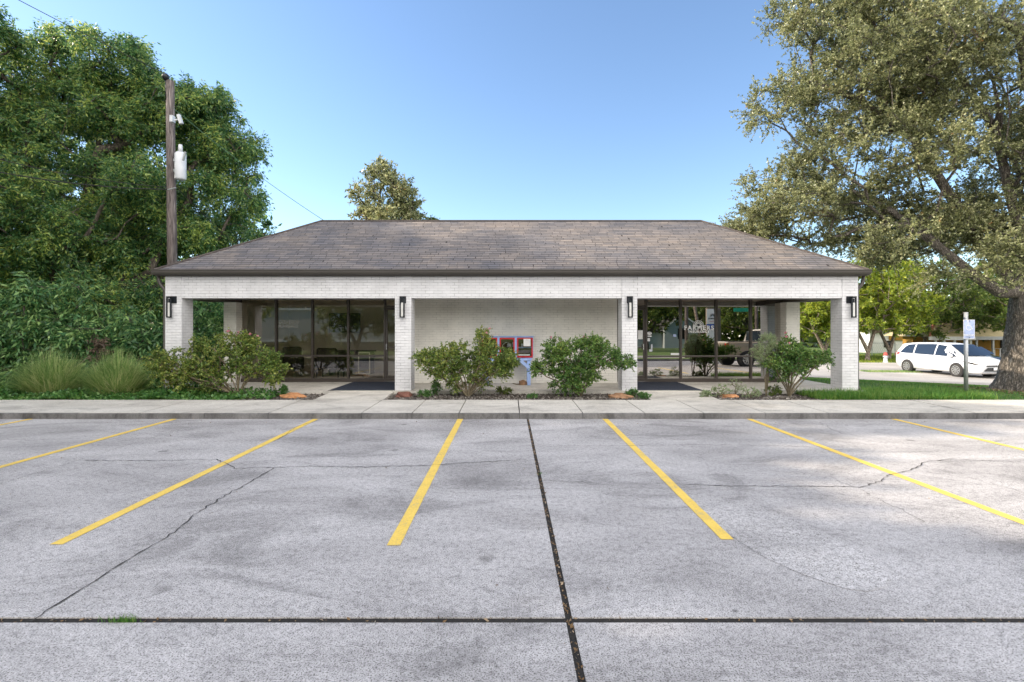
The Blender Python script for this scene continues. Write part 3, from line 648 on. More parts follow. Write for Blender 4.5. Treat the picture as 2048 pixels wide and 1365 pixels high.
def path(x0, x1):
    m = MB().add([(x0, 11.33, 0), (x1, 11.33, 0), (x1 - .02, 12.41, 0), (x0 + .02, 12.41, 0), (x0, 11.33, .142), (x1, 11.33, .142), (x1 - .02, 12.41, .18), (x0 + .02, 12.41, .18)],
                 [(0, 3, 2, 1), (4, 5, 6, 7), (0, 1, 5, 4), (1, 2, 6, 5), (2, 3, 7, 6), (3, 0, 4, 7)])
    tag(m.build('entry_path', M['walk']), kind='structure')
path(-4.32, -2.78); path(3.14, 4.66)
tag(MB().box(-8.45, 8.72, 12.42, 18.3, -.2, .2, 0).build('porch_slab', M['walk']), kind='structure')
for a, b in ((-5.6, -4.34), (-2.76, 3.12), (4.68, 7.0)):
    n = int((b - a) / .15); q = [(a + (b - a) * i / n, 11.33 + 1.08 * j / 7, .105 + .03 * math.sin(i * 1.7 + j) * .5 + .02 * math.sin(i * .6)) for j in range(8) for i in range(n + 1)]
    tag(npmesh('mulch_bed', q, [(j * (n + 1) + i, j * (n + 1) + i + 1, (j + 1) * (n + 1) + i + 1, (j + 1) * (n + 1) + i) for j in range(7) for i in range(n)], M['mulch'], smooth=True), kind='structure')
def chips(n, x0, x1, y0, y1, z, name, m, L, W, seed):
    rg = np.random.default_rng(seed); b = np.stack([rg.uniform(x0, x1, n), rg.uniform(y0, y1, n), z + rg.random(n) * .02], 1)
    d = unit(np.stack([rg.normal(size=n), rg.normal(size=n), rg.normal(size=n) * .25], 1)); s = rg.random(n) + .4
    return leaves_np(b, d, L * s, W * s, .2, rg)
tag(npmesh('mulch_chips', *merge([chips(2600, -5.9, -4.36, 11.34, 12.4, .115, '', None, .045, .028, 1), chips(9000, -2.75, 3.1, 11.34, 12.4, .115, '', None, .045, .028, 2), chips(4500, 4.7, 7.1, 11.34, 12.4, .115, '', None, .045, .028, 3)]), M['chips']), kind='stuff')
# litter in the joints and scattered
rg = np.random.default_rng(5); n = 520
b1 = np.stack([.355 + rg.uniform(-.013, .013, n), rg.uniform(2.2, 9.6, n), np.full(n, -.004)], 1)
b2 = np.stack([rg.uniform(-4.5, 5, 170), 3.02 + rg.uniform(-.022, .022, 170), np.full(170, -.005)], 1)
b3 = np.stack([rg.uniform(-8, 8, 60), rg.uniform(2.5, 9.6, 60), np.full(60, .002)], 1); b4 = np.stack([rg.uniform(-9, 10, 90), rg.uniform(9.2, 9.68, 90), np.full(90, .003)], 1)
bb = np.concatenate([b1, b2, b3, b4]); d = unit(np.stack([rg.normal(size=len(bb)), rg.normal(size=len(bb)) * 1.5, rg.normal(size=len(bb)) * .25 + .1], 1)); s_ = rg.random(len(bb)) * .9 + .3
tag(npmesh('leaf_litter', *leaves_np(bb, d, .030 * s_, .013 * s_, .2, rg), M['litter']), kind='stuff')
def tuft(px, py, n, h, seed, sp=.05, lab='small green grass tuft growing in the cross joint of the parking lot'):
    p = gpx(px, py); rg = np.random.default_rng(seed); xy = np.stack([p.x + rg.normal(size=n) * sp * 1.6, p.y + rg.normal(size=n) * sp * .25], 1)
    V, f = blades(n, xy, h, .004, 1.2, -.01, seed); tag(npmesh('grass_tuft', V, f, M['L_lawnl'], origin=(p.x, p.y, 0)), lab, 'grass tuft')
tuft(248, 1243, 110, .045, 1, .035, 'small green grass tuft in the left end of the cross joint')
tuft(1082, 948, 26, .035, 4, .02, 'tiny green sprout in the long joint near the kerb')

# side street and far road
def sheet(name, x0, x1, n, ya, yb, k, dz, m, kind='structure'):
    V = []; 
    for j in range(k + 1):
        for i in range(n + 1):
            x = x0 + (x1 - x0) * i / n; y = ya(x) + (yb(x) - ya(x)) * j / k; V.append((x, y, gz(x, y) + dz))
    Fs = [(j * (n + 1) + i, j * (n + 1) + i + 1, (j + 1) * (n + 1) + i + 1, (j + 1) * (n + 1) + i) for j in range(k) for i in range(n)]
    return tag(npmesh(name, V, Fs, m, smooth=True), kind=kind)
sheet('side_street', 4, 90, 86, lambda x: max((24 - .55 * x) / .83, 9.8), lambda x: 38 + .25 * math.sin(x * .3), 30, .035, M['road'])
tag(MB().box(-80, 90, -13.5, -6.4, -.3, -.02).build('road', M['road']), kind='structure')
tag(MB().box(-80, 90, -3.42, -3.22, -.2, .12).build('far_kerb', M['kerb']), kind='structure')
tag(MB().box(-80, 90, -6.4, -3.42, -.2, .08).build('grass_verge', M['ground']), kind='structure')
# ------------------------------------------------------------------ office building
B = thing('office_building', (0, 12.49, .2), 'single-storey white painted brick office with brown shingle hip roof and porch', 'building')
FY, GY, FZ = 12.49, 14.22, .2
HB, HT = CH + .735, CH + 1.27       # beam underside, top
cols = [(-8.39, -7.99), (-2.785, -2.385), (2.755, 3.13), (8.13, 8.52)]
def bev_box(name, x0, x1, y0, y1, z0, z1, m, par=B, bv=.006): return MB().box(x0, x1, y0, y1, z0, z1, bv).build(name, m, par)
for a, b in cols: bev_box('brick_column', a, b, FY, FY + .46, FZ, HB - .001 if False else HT, M['brick'])
for (a, b) in ((-7.99, -2.785), (-2.385, 2.755), (3.13, 8.13)):
    bev_box('front_beam', a + .001, b - .001, FY + .006, FY + .44, HB, HT - .002, M['brick'])
for x0, x1 in ((-8.385, -7.60), (7.76, 8.515)): MB().box(x0, x1, FY + .47, GY + .3, HB, HT - .004).build('side_beam', M['soffit'], B)
MB().box(-7.59, 7.75, FY + .445, 14.62, HB + .13, HT - .006).build('porch_ceiling', M['ceil'], B)
# corner piers at the storefront and the centre wall
bev_box('brick_pier', -7.93, -7.58, GY, GY + .42, FZ, HB - .01, M['brick_cream'])
bev_box('brick_pier', 7.70, 8.08, GY, GY + .42, FZ, HB - .01, M['brick_cream'])
bev_box('centre_wall', -2.62, 3.0, GY - .03, GY + .35, FZ, HB + .125, M['brick_cream'])
# side and rear outer walls
MB().box(-7.93, -7.75, GY + .43, 18.1, FZ, HB - .01).box(7.86, 8.08, GY + .43, 18.1, FZ, HB - .01).box(-7.93, 8.08, 18.1, 18.28, FZ, HB + .1).build('rear_wall', M['brick_cream'], B)
# roof: hip, front/back slopes and two hip ends (uv in metres for the shingle courses)
EY, EX0, EX1, D = 12.36, -8.56, 8.69, 2.95; EZ, RZ = CH + 1.405, CH + 3.20; RY = EY + D; BYb = RY + D
sl = math.hypot(D, RZ - EZ)
c0, c1, c2, c3 = (EX0, EY, EZ), (EX1, EY, EZ), (EX1, BYb, EZ), (EX0, BYb, EZ); r0, r1 = (EX0 + D, RY, RZ), (EX1 - D, RY, RZ)
def roof_uv(nseg=40):
    V, Fs, UV = [], [], []
    rr = random.Random(3)
    def slope(a, b, d, c, ulen, off0, off1, k=22):   # a-b eave, c-d ridge ; slight waviness of the deck
        base = len(V); n = nseg
        for j in range(k + 1):
            for i in range(n + 1):
                t, s = i / n, j / k; A = Vector(a).lerp(Vector(b), t); Cc = Vector(c).lerp(Vector(d), t); p = A.lerp(Cc, s)
                wob = .010 * math.sin(t * 31 + s * 9) * math.sin(s * math.pi) * math.sin(t * math.pi); V.append((p.x, p.y, p.z + wob))
                UV.append(((off0 * s) + t * (ulen - (off0 + off1) * s), s * sl))
        for j in range(k):
            for i in range(n): Fs.append((base + j * (n + 1) + i, base + j * (n + 1) + i + 1, base + (j + 1) * (n + 1) + i + 1, base + (j + 1) * (n + 1) + i))
    slope(c0, c1, r1, r0, EX1 - EX0, D, D); slope(c1, c2, r1, r1, 2 * D, D, D); slope(c2, c3, r0, r1, EX1 - EX0, D, D); slope(c3, c0, r0, r0, 2 * D, D, D)
    uvl = [UV[i] for f in Fs for i in f]
    return V, Fs, uvl
V, Fs, uvl = roof_uv()
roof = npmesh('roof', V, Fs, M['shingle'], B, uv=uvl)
MB().box(EX0 + .03, EX1 - .03, EY + .02, BYb - .02, HT + .001, EZ - .012).build('soffit', M['soffit'], B)
rc = MB()
for a, b in ((r0, r1), (c0, r0), (c1, r1), (c2, r1), (c3, r0)):
    a, b = Vector(a), Vector(b); rc.tube([a + Vector((0, 0, .012)), b + Vector((0, 0, .012))], .028, 6)
M['cap'] = mat('ridge_cap_shingle', (.09, .075, .07), .9, 0, .3, 8)
rc.build('ridge_cap', M['cap'], roof)
# gutter (profiled)
gp = [(0, 0), (-.055, .0), (-.095, .045), (-.105, .095), (-.12, .105), (-.12, .118), (-.10, .118), (-.085, .07), (-.045, .02), (-.006, .02), (-.006, .118), (0, .118)]
MB().prism([(EY + .0 + u, EZ - .112 + v) for u, v in gp], 'x', EX0 - .01, EX1 + .0).build('gutter', M['gutter'], B)
MB().box(EX0, EX1, EY + .002, EY + .02, HT + .004, EZ - .002).build('fascia', M['gutter'], B)
MB().box(EX0 - .035, EX0 + .005, EY + .01, BYb, EZ - .11, EZ + .006).build('side_gutter', M['gutter'], B); MB().box(EX1 - .005, EX1 + .035, EY + .01, BYb, EZ - .11, EZ + .006).build('side_gutter', M['gutter'], B)
for sx, x in ((-1, -8.52), (1, 8.62)):
    xo = x + sx * .0; t = MB()
    t.tube([(xo + sx * .06, FY + .05, EZ - .10), (xo + sx * .06, FY + .05, EZ - .22), (xo + sx * .03, FY + .06, EZ - .32), (xo - sx * .055, FY + .07, EZ - .43), (xo - sx * .075, FY + .08, EZ - .5), (xo - sx * .075, FY + .08, .3), (xo - sx * .05, FY + .0, .2)], .042, 10)
    t.build('downspout', M['gutter'], B, smooth=True)
# wall lamps
for cx in (-8.205, -2.585, 2.945, 8.33):
    px = cx; y = FY - .055; top = P(0, 593, FY).z; bot = P(0, 636, FY).z; l = MB()
    sg = 1 if cx < -5 else (-1 if cx > 5 else 0)
    l.box(px - .075 + .03 * sg, px + .075 + .03 * sg, FY - .02, FY, top - .17, top, .004)
    x0, x1 = px - .065 - .03 * sg - (0 if sg else 0), px + .055 - .03 * sg
    for a, b in ((x0, x0 + .028), (x1 - .028, x1)): l.box(a, b, y - .05, y - .01, bot, top - .01, .003)
    l.box(x0, x1, y - .05, y - .01, bot, bot + .028, .003).box(x0, x1, y - .05, y - .01, top - .05, top - .01, .003)
    l.box(x0 + .03, x1 - .03, y - .012, FY - .018, top - .16, top - .06, .003)
    lo = l.build('wall_lamp', M['black'], B)
    MB().box(x0 + .034, x1 - .034, y - .04, y - .02, bot + .03, top - .16, .004).build('lamp_glass', M['lampglass'], lo)
# storefronts
TILT = math.tan(R(.55)); G0 = 14.52
def storefront(x0, x1, mulls, rail_z, gm, door, name='storefront_window'):
    sill, head = .30, HB + .075; f = MB(); th = .05
    f.box(x0, x1, G0 - .06, G0 + .06, FZ, sill, 0)
    f.box(x0, x1, G0 - .06, G0 + .06, head, HB + .125, 0)
    xsn = [x0] + mulls + [x1]
    for i, x in enumerate(xsn):
        hw = th / 2; a, b = x - hw, x + hw
        if i == 0: a, b = x, x + th
        if i == len(xsn) - 1: a, b = x - th, x
        f.box(a, b, G0 - .062, G0 + .062, sill - .001, head + .001)
    dr = door
    for i in range(len(xsn) - 1):
        if (i == dr): continue
        f.box(xsn[i] + .02, xsn[i + 1] - .02, G0 - .055, G0 + .055, rail_z - .022, rail_z + .022)
    o = f.build(name, M['bronze'], B)
    for i in range(len(xsn) - 1):
        a, b = xsn[i] + .02, xsn[i + 1] - .02
        if i == dr: continue
        for z0, z1 in ((sill, rail_z), (rail_z, head)):
            y = lambda z: G0 + (z - 1.4) * TILT
            MB().add([(a, y(z0), z0), (b, y(z0), z0), (b, y(z1), z1), (a, y(z1), z1)], [(0, 1, 2, 3)]).build('pane', gm, o)
    # door leaf
    a, b = xsn[dr] + .026, xsn[dr + 1] - .026; dz = 2.31; d = MB()
    s = .055
    d.box(a, a + s, G0 - .03, G0 + .03, .225, dz).box(b - s, b, G0 - .03, G0 + .03, .225, dz).box(a + s, b - s, G0 - .03, G0 + .03, dz - .07, dz).box(a + s, b - s, G0 - .03, G0 + .03, .225, .38).box(a + s, b - s, G0 - .029, G0 + .029, 1.16, 1.19)
    do = d.build('door', M['bronze'], B)
    f2 = MB().box(xsn[dr] + .02, xsn[dr + 1] - .02, G0 - .055, G0 + .055, dz + .006, dz + .055).build('door_header', M['bronze'], o)
    y = lambda z: G0 + (z - 1.4) * TILT
    for z0, z1 in ((.38, 1.16), (1.19, dz - .07)): MB().add([(a + s, y(z0), z0), (b - s, y(z0), z0), (b - s, y(z1), z1), (a + s, y(z1), z1)], [(0, 1, 2, 3)]).build('pane', gm, do)
    MB().add([(a, G0, dz + .05), (b, G0, dz + .05), (b, G0 + .01, head), (a, G0 + .01, head)], [(0, 1, 2, 3)]).build('pane', gm, o)
    return o, do, (a, b)
SG = F / G0
X_ = lambda px: (px - VX) / SG
ZZ = lambda py: CH - (py - VY) / SG
oL, dL, rL = storefront(X_(478), -2.62, [X_(553), X_(625.5), X_(697), X_(770)], ZZ(712), M['glassL'], 4)
oR, dR, rR = storefront(3.0, X_(1572), [X_(1292), X_(1361), X_(1432), X_(1501)], ZZ(713), M['glassR'], 0)
def handle(x, do):
    MB().box(x - .012, x + .012, G0 - .085, G0 - .065, ZZ(700), ZZ(688), .003).box(x - .01, x + .01, G0 - .066, G0 - .03, ZZ(699), ZZ(698)).box(x - .01, x + .01, G0 - .066, G0 - .03, ZZ(690), ZZ(689)).build('handle', M['silver'], do)
handle(rL[0] + .03, dL); handle(X_(1285.5), dR)
MB().box(rL[0], rL[1], G0 - .09, G0 - .035, .20, .222).build('threshold', M['silver'], dL)
MB().box(rR[0], rR[1], G0 - .09, G0 - .035, .20, .222).build('threshold', M['silver'], dR)
YL = G0 - .022
# lettering on the glass
text_mesh('window_lettering', 'SOVEREIG', .125, (X_(579), YL, ZZ(645)), M['vinylg'], oL, mirror=True, spacing=1.05)
text_mesh('window_lettering', 'GRACE', .115, (X_(585), YL, ZZ(653)), M['vinylg'], oL, mirror=True)
text_mesh('window_lettering', 'CHUR', .115, (X_(568), YL, ZZ(653)), M['vinylg'], oL, mirror=True)
text_mesh('window_lettering', 'FARMERS', .172, (X_(1397.5), YL, ZZ(656.5)), M['vinylw'], oR, bold=.006, spacing=1.28)
text_mesh('window_lettering', 'INSURANCE', .088, (X_(1397), YL, ZZ(664)), M['vinylw'], oR, bold=.004, spacing=1.3)
lg = MB(); lc = (X_(1396.5), ZZ(652)); ro = .155
def ringarc(r0_, r1_, a0, a1, n=24, y=YL):
    vs = []
    for i in range(n + 1):
        a = a0 + (a1 - a0) * i / n; vs += [(lc[0] + math.cos(a) * r0_, y, lc[1] + math.sin(a) * r0_), (lc[0] + math.cos(a) * r1_, y, lc[1] + math.sin(a) * r1_)]
    lg.add(vs, [(2 * i, 2 * i + 1, 2 * i + 3, 2 * i + 2) for i in range(n)])
ringarc(ro - .014, ro, 0, math.pi)
for k in range(8):
    a = math.pi * (k + .5) / 8; lg.add([(lc[0] + math.cos(a - .13) * .055, YL, lc[1] + math.sin(a - .13) * .055), (lc[0] + math.cos(a - .10) * .13, YL, lc[1] + math.sin(a - .10) * .13), (lc[0] + math.cos(a + .10) * .13, YL, lc[1] + math.sin(a + .10) * .13), (lc[0] + math.cos(a + .13) * .055, YL, lc[1] + math.sin(a + .13) * .055)], [(0, 1, 2, 3)])
lg.add([(lc[0] - ro, YL, lc[1] - .022), (lc[0] - .04, YL, lc[1] - .022), (lc[0], YL, lc[1] - .045), (lc[0] + .04, YL, lc[1] - .022), (lc[0] + ro, YL, lc[1] - .022), (lc[0] + ro, YL, lc[1]), (lc[0] - ro, YL, lc[1])], [(0, 1, 2, 3, 4, 5, 6)])
lg.build('window_emblem', M['vinylw'], oR)
MB().add([(lc[0] - .028, YL - .003, lc[1] + .045), (lc[0] - .028, YL - .003, lc[1] + .008), (lc[0], YL - .003, lc[1] - .02), (lc[0] + .028, YL - .003, lc[1] + .008), (lc[0] + .028, YL - .003, lc[1] + .045), (lc[0], YL - .003, lc[1] + .055)], [(0, 1, 2, 3, 4, 5)]).build('window_emblem', M['black'], oR)
def sticker(x0, x1, y0, y1, m=M['vinylw'], par=oR, name='window_sticker'): return MB().box(X_(x0), X_(x1), YL - .001, YL + .001, ZZ(y1), ZZ(y0)).build(name, m, par)
sticker(1341, 1358, 706.5, 710.5)
e = MB(); ce = (X_(1298.5), ZZ(667.2)); e.add([(ce[0] + .066 * math.cos(i * math.pi / 12), YL, ce[1] + .046 * math.sin(i * math.pi / 12)) for i in range(24)], [tuple(range(24))]); e.build('window_sticker', M['vinylw'], oR)
text_mesh('window_sticker', 'WE', .035, (ce[0], YL - .004, ce[1] + .016), M['black'], oR); 
sticker(1295, 1303, 671.5, 674.3); sticker(1293.5, 1299.5, 676.5, 683, M['white']); sticker(1301.5, 1304.5, 689, 698.5, M['whitem']); sticker(1298, 1304.5, 699, 703.5, M['whitem']); sticker(1345.5, 1352, 669, 674, M['signfade'])
nt_ = MB().box(X_(1275.5), X_(1285), YL - .004, YL - .002, ZZ(679), ZZ(661)).build('notice', M['vinylw'], dR)
for k in range(8): MB().box(X_(1276.5), X_(1283.5) - .02 * (k % 3), YL - .0065, YL - .0045, ZZ(663.5 + k * 1.8), ZZ(663.1 + k * 1.8)).build('notice_text_line', M['plastic'], nt_) if False else None
# rooms behind the glass
ri = 17.9
MB().box(-7.73, -2.45, ri, ri + .1, FZ, HB + .12).build('room_wall', M['wallgrey'], B)
MB().box(-7.73, -7.70, G0 + .1, ri, FZ, HB + .12).build('room_wall', M['wallin'], B); MB().box(-2.6, -2.57, G0 + .1, ri, FZ, HB + .12).build('room_wall', M['wallin'], B)
MB().box(-7.70, -2.6, G0 + .07, ri, FZ + .001, FZ + .012).build('room_floor', M['floorl'], B)
MB().box(-7.70, -2.6, G0 + .07, ri, HB + .10, HB + .12).build('room_ceiling', M['wallin'], B)
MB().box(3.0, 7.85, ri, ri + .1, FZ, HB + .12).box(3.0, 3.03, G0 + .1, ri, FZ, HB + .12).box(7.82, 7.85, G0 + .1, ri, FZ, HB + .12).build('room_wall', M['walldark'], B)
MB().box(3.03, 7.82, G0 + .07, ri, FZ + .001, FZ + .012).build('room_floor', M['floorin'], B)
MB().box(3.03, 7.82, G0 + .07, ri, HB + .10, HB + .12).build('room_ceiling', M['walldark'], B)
for px in (581, 611, 653): p = P(px, 679.5, ri - .01); MB().box(p.x - .04, p.x + .04, ri - .012, ri - .002, p.z - .055, p.z + .055, .003).build('wall_outlet', M['white'], B)
# furniture in the left room
a, b = P(659, 627, 17.8), P(721, 665, 17.8)
tv = thing('television', ((a.x + b.x) / 2, 17.84, a.z), 'black flat television mounted on the office back wall, left window', 'television')
MB().box(a.x, b.x, 17.76, 17.8, b.z, a.z, .006).build('bezel', M['plastic'], tv); MB().box(a.x + .02, b.x - .02, 17.752, 17.758, b.z + .02, a.z - .02).build('screen', M['tv'], tv); MB().box(a.x + .4, b.x - .4, 17.8, 17.89, b.z + .2, a.z - .2).build('wall_bracket', M['steel'], tv)
def armchair(x, y, lab, rz, w_=.72):
    t = thing('armchair', (x, y, FZ + .012), lab, 'armchair', 'black armchairs in the left office room', 0); z = FZ + .012; h = w_ / 2
    MB().box(x - h + .1, x + h - .1, y - .3, y + .3, z + .30, z + .45, .03).build('seat', M['chair'], t)
    yb = y + (.28 if rz == 0 else -.38)
    MB().box(x - h + .06, x + h - .06, yb, yb + .12, z + .35, z + .92, .04).build('backrest', M['chair'], t)
    for s in (-1, 1):
        MB().box(x + s * h - .05, x + s * h + .05, y - .32, y + .3, z + .22, z + .62, .03).build('armrest', M['chair'], t)
        for q in (-.27, .24): MB().tube([(x + s * (h - .04), y + q, z), (x + s * (h - .04), y + q, z + .24)], [.018, .026], 8).build('leg', M['plastic'], t)
armchair(P(575, 0, 16.0).x, 16.0, 'black armchair at the left side of the left office room', 0); armchair(P(661, 0, 15.6).x, 15.6, 'black armchair with its back to the window, before the desk', 1)
dx0, dx1 = P(655, 0, 16.6).x, P(743, 0, 16.6).x
dk = thing('desk', ((dx0 + dx1) / 2, 16.8, FZ + .012), 'black desk under the television in the left office room', 'desk')
MB().box(dx0, dx1, 16.5, 17.2, FZ + .74, FZ + .79, .006).build('desk_top', M['plastic'], dk); MB().box(dx0 + .05, dx0 + .09, 16.55, 17.15, FZ + .012, FZ + .739).build('side_panel', M['plastic'], dk); MB().box(dx1 - .09, dx1 - .05, 16.55, 17.15, FZ + .012, FZ + .739).build('side_panel', M['plastic'], dk); MB().box(dx0 + .091, dx1 - .091, 16.6, 16.63, FZ + .2, FZ + .739).build('modesty_panel', M['plastic'], dk)
fx0, fx1 = P(716, 0, 15.4).x, P(740, 0, 15.4).x; fr = thing('picture_frame', ((fx0 + fx1) / 2, 15.4, FZ + .012), 'empty pale picture frame leaning on the black desk', 'frame')
z0, z1 = .34, 1.0
MB().box(fx0, fx0 + .03, 15.4, 15.42, z0, z1).box(fx1 - .03, fx1, 15.4, 15.42, z0, z1).box(fx0 + .03, fx1 - .03, 15.4, 15.42, z1 - .03, z1).box(fx0 + .03, fx1 - .03, 15.4, 15.42, z0, z0 + .03).build('frame_moulding', M['vinylg'], fr)
for fx in (fx0 + .1, fx1 - .1): MB().bar((fx, 15.43, z0), (fx, 15.6, .22), .02, .02).build('easel_leg', M['plastic'], fr)
# door mats
def doormat(x0, x1, lab):
    t = thing('door_mat', ((x0 + x1) / 2, 13.4, FZ), lab, 'door mat')
    MB().box(x0 + .02, x1 - .02, 12.47, 14.42, FZ + .002, FZ + .014).build('mat_pile', M['navy'], t)
    MB().box(x0, x1, 12.425, 12.468, FZ + .002, FZ + .013).build('edge_trim', M['silver'], t)
doormat(-4.40, -2.79, 'navy blue carpet mat before the left office door'); doormat(3.14, 4.74, 'navy blue carpet mat before the right office door')

# ------------------------------------------------------------------ pantry cabinet
YP = 13.62; SP = F / YP; px_ = lambda x: (x - VX) / SP; pz_ = lambda y: CH - (y - VY) / SP
pc = thing('food_pantry_cabinet', (px_(1014), YP + .2, FZ), 'light blue cabinet with three red glass doors on a blue stand by the centre wall', 'cabinet')
X0, X1, Z0, Z1 = px_(962), px_(1066.5), pz_(716.5), pz_(674)
cb = MB(); yb = YP + .42
cb.box(X0, X1, YP, yb, Z1 - .025, Z1, .003).box(X0, X1, YP, yb, Z0, Z0 + .02, .003).box(X0, X0 + .02, YP, yb, Z0 + .02, Z1 - .025).box(X1 - .02, X1, YP, yb, Z0 + .02, Z1 - .025)
wd_ = (X1 - X0) / 3
for k in (1, 2): cb.box(X0 + k * wd_ - .03, X0 + k * wd_ + .03, YP, yb, Z0 + .02, Z1 - .025)
cb.build('cabinet_body', M['pblue'], pc)
MB().box(X0 + .02, X1 - .02, yb - .02, yb - .001, Z0 + .02, Z1 - .025).build('back_panel', M['brownwood'], pc)
MB().box(X0 - .03, X1 + .03, YP - .03, yb + .02, Z1 + .001, Z1 + .016, .003).build('cabinet_top', M['pblue'], pc)
for k in range(3):
    a = X0 + k * wd_ + (.03 if k else .012); b = X0 + (k + 1) * wd_ - (.03 if k < 2 else .012); zb, zt = Z0 + .012, Z1 - .028; s = .036; d = MB()
    d.box(a, a + s, YP - .022, YP - .001, zb, zt, .003).box(b - s, b, YP - .022, YP - .001, zb, zt, .003).box(a + s, b - s, YP - .022, YP - .001, zt - s, zt, .003).box(a + s, b - s, YP - .022, YP - .001, zb, zb + s, .003)
    do = d.build('cabinet_door', M['red'], pc); MB().box(a + s, b - s, YP - .013, YP - .010, zb + s, zt - s).build('door_glass', M['glassC'], do)
    MB().box(a + .006, a + .022, YP - .05, YP - .023, (zb + zt) / 2 - .02, (zb + zt) / 2 + .01, .002).build('knob', M['silver'], do)
    MB().box(X0 + k * wd_ + .032, X0 + (k + 1) * wd_ - .032, YP + .05, yb - .022, (zb + zt) / 2 - .01, (zb + zt) / 2 + .008).build('shelf', M['brownwood'] if k < 2 else M['pblue'], pc)
    if k == 2:
        MB().box(px_(1047), px_(1061), YP - .027, YP - .024, pz_(693), pz_(678)).build('notice', M['white'], do)
        MB().box(px_(1037), px_(1060), YP - .017, YP - .015, pz_(711.3), pz_(709.5)).build('label_strip', M['white'], do)
        for i, wl in enumerate((.07, .12, .10, .13, .09)): MB().box(px_(1054) - wl / 2, px_(1054) + wl / 2, YP - .0295, YP - .0275, pz_(681 + i * 2.2), pz_(680.4 + i * 2.2)).build('notice_line', M['steel'], do) if i < 1 else None
    if k == 1:
        c_ = MB(); cc = (px_(1013.5), pz_(694.5)); vs = []
        for i in range(33):
            an = i * math.pi / 16; vs += [(cc[0] + .125 * math.cos(an), YP - .006, cc[1] + .125 * math.sin(an)), (cc[0] + .112 * math.cos(an), YP - .006, cc[1] + .112 * math.sin(an))]
        c_.add(vs, [(2 * i, 2 * i + 1, 2 * i + 3, 2 * i + 2) for i in range(32)]).build('round_emblem', M['vinylg'], do)
MB().box(px_(975), px_(1064), YP - .02, YP + .03, pz_(721.5), pz_(717), .003).box(px_(975), px_(1064), yb - .05, yb, pz_(721.5), pz_(717), .003).build('stand_rail', M['pblue'], pc)
for xa in (px_(1054.5), px_(969)):
    for ya in (YP - .002, yb - .09):
        MB().box(xa, xa + .088, ya, ya + .085, FZ + .001, pz_(722), .004).build('leg', M['pblue'], pc)
for s, xa, xb in ((1, 1041, 1062), (-1, 987, 966)):
    MB().bar((px_(xa), YP - .03, pz_(721)), (px_(xb), YP - .03, pz_(740)), .085, .04).build('brace', M['pblue'], pc)
for i, (xx, zz, ww, hh, m) in enumerate(((-.33, 0, .1, .12, 'steel'), (-.2, 0, .08, .09, 'sand'), (.0, 0, .12, .1, 'whitem'), (.12, 0, .07, .13, 'signfade'), (.44, 0, .09, .05, 'brownrock'), (.36, 0, .07, .09, 'white'))):
    zs = (Z0 + Z1) / 2 + .003 if i in (0, 2, 3, 5) else Z0 + .021
    tag(MB().tube([(xx, YP + .25, zs), (xx, YP + .25, zs + hh * .8), (xx, YP + .25, zs + hh)], [ww / 2, ww / 2, ww / 3], 12).build('canned_food', M[m], None, (xx, YP + .25, zs), True),
        ['grey can on the left shelf behind the red pantry door', 'tan jar at the bottom left of the pantry cabinet', 'pale tin on the middle shelf of the pantry', 'faded blue bottle on the middle pantry shelf', 'brown tub at the bottom of the right pantry box', 'white cup on the right pantry shelf'][i], 'food container')

# ------------------------------------------------------------------ rocks and small things
def rock(name, x, y, z, sx, sy, sz, m, lab, seed, cat='rock'):
    rg_ = random.Random(seed); vs = []; n, k = 22, 12
    for j in range(k + 1):
        ph = math.pi * j / k
        for i in range(n):
            th = 2 * math.pi * i / n; d = Vector((math.sin(ph) * math.cos(th), math.sin(ph) * math.sin(th), math.cos(ph)))
            q = 1 + .13 * math.sin(3 * d.x + seed) * math.cos(4 * d.y + seed * 2) + .10 * math.sin(7 * d.z + 5 * d.x + seed) + .05 * math.sin(13 * d.x + 11 * d.y) + rg_.uniform(-.015, .015)
            e = lambda c: math.copysign(abs(c) ** .7, c)
            vs.append((x + e(d.x) * sx * q, y + e(d.y) * sy * q, z + max(e(d.z) * sz * q, -.03)))
    Fs = [(j * n + i, j * n + (i + 1) % n, (j + 1) * n + (i + 1) % n, (j + 1) * n + i) for j in range(k) for i in range(n)]
    return tag(npmesh(name, vs, Fs, m, origin=(x, y, z)), lab, cat)
def rp(px, py): s = (py - VY) / (CH - .12); return (px - VX) / s, F / s
x, y = rp(582, 797); rock('rock', x, y + .1, .10, .29, .14, .12, M['sand'], 'orange sandstone rock in the mulch under the left rose bush', 2)
x, y = rp(806, 796); rock('rock', x, y + .12, .10, .20, .13, .14, M['redrock'], 'dark red pyramid rock at the foot of the second brick column', 5)
x, y = rp(1243, 798); rock('rock', x, y + .14, .10, .26, .15, .12, M['brownrock'], 'mottled brown rock in front of the third brick column', 8)
x, y = rp(1464, 797); rock('rock', x, y + .12, .09, .23, .13, .10, M['sand'], 'orange-brown rock in weeds beside the right entry path', 11)
x, y = (1046 - VX) / 75, 13.75
rock('wood_chunk', x, y, FZ, .10, .08, .13, M['brownrock'], 'brown chunk of wood on the porch at the pantry leg', 14, 'wood')
tag(MB().tube([(x - .28, y - .02, .245), (x - .18, y - .03, .222), (x - .05, y - .03, .222), (x + .08, y - .05, .222)], [.008, .014, .016, .012], 7).build('stick', M['stem'], None, (x, y, FZ), True), 'dark stick lying beside the wood chunk on the porch', 'stick')

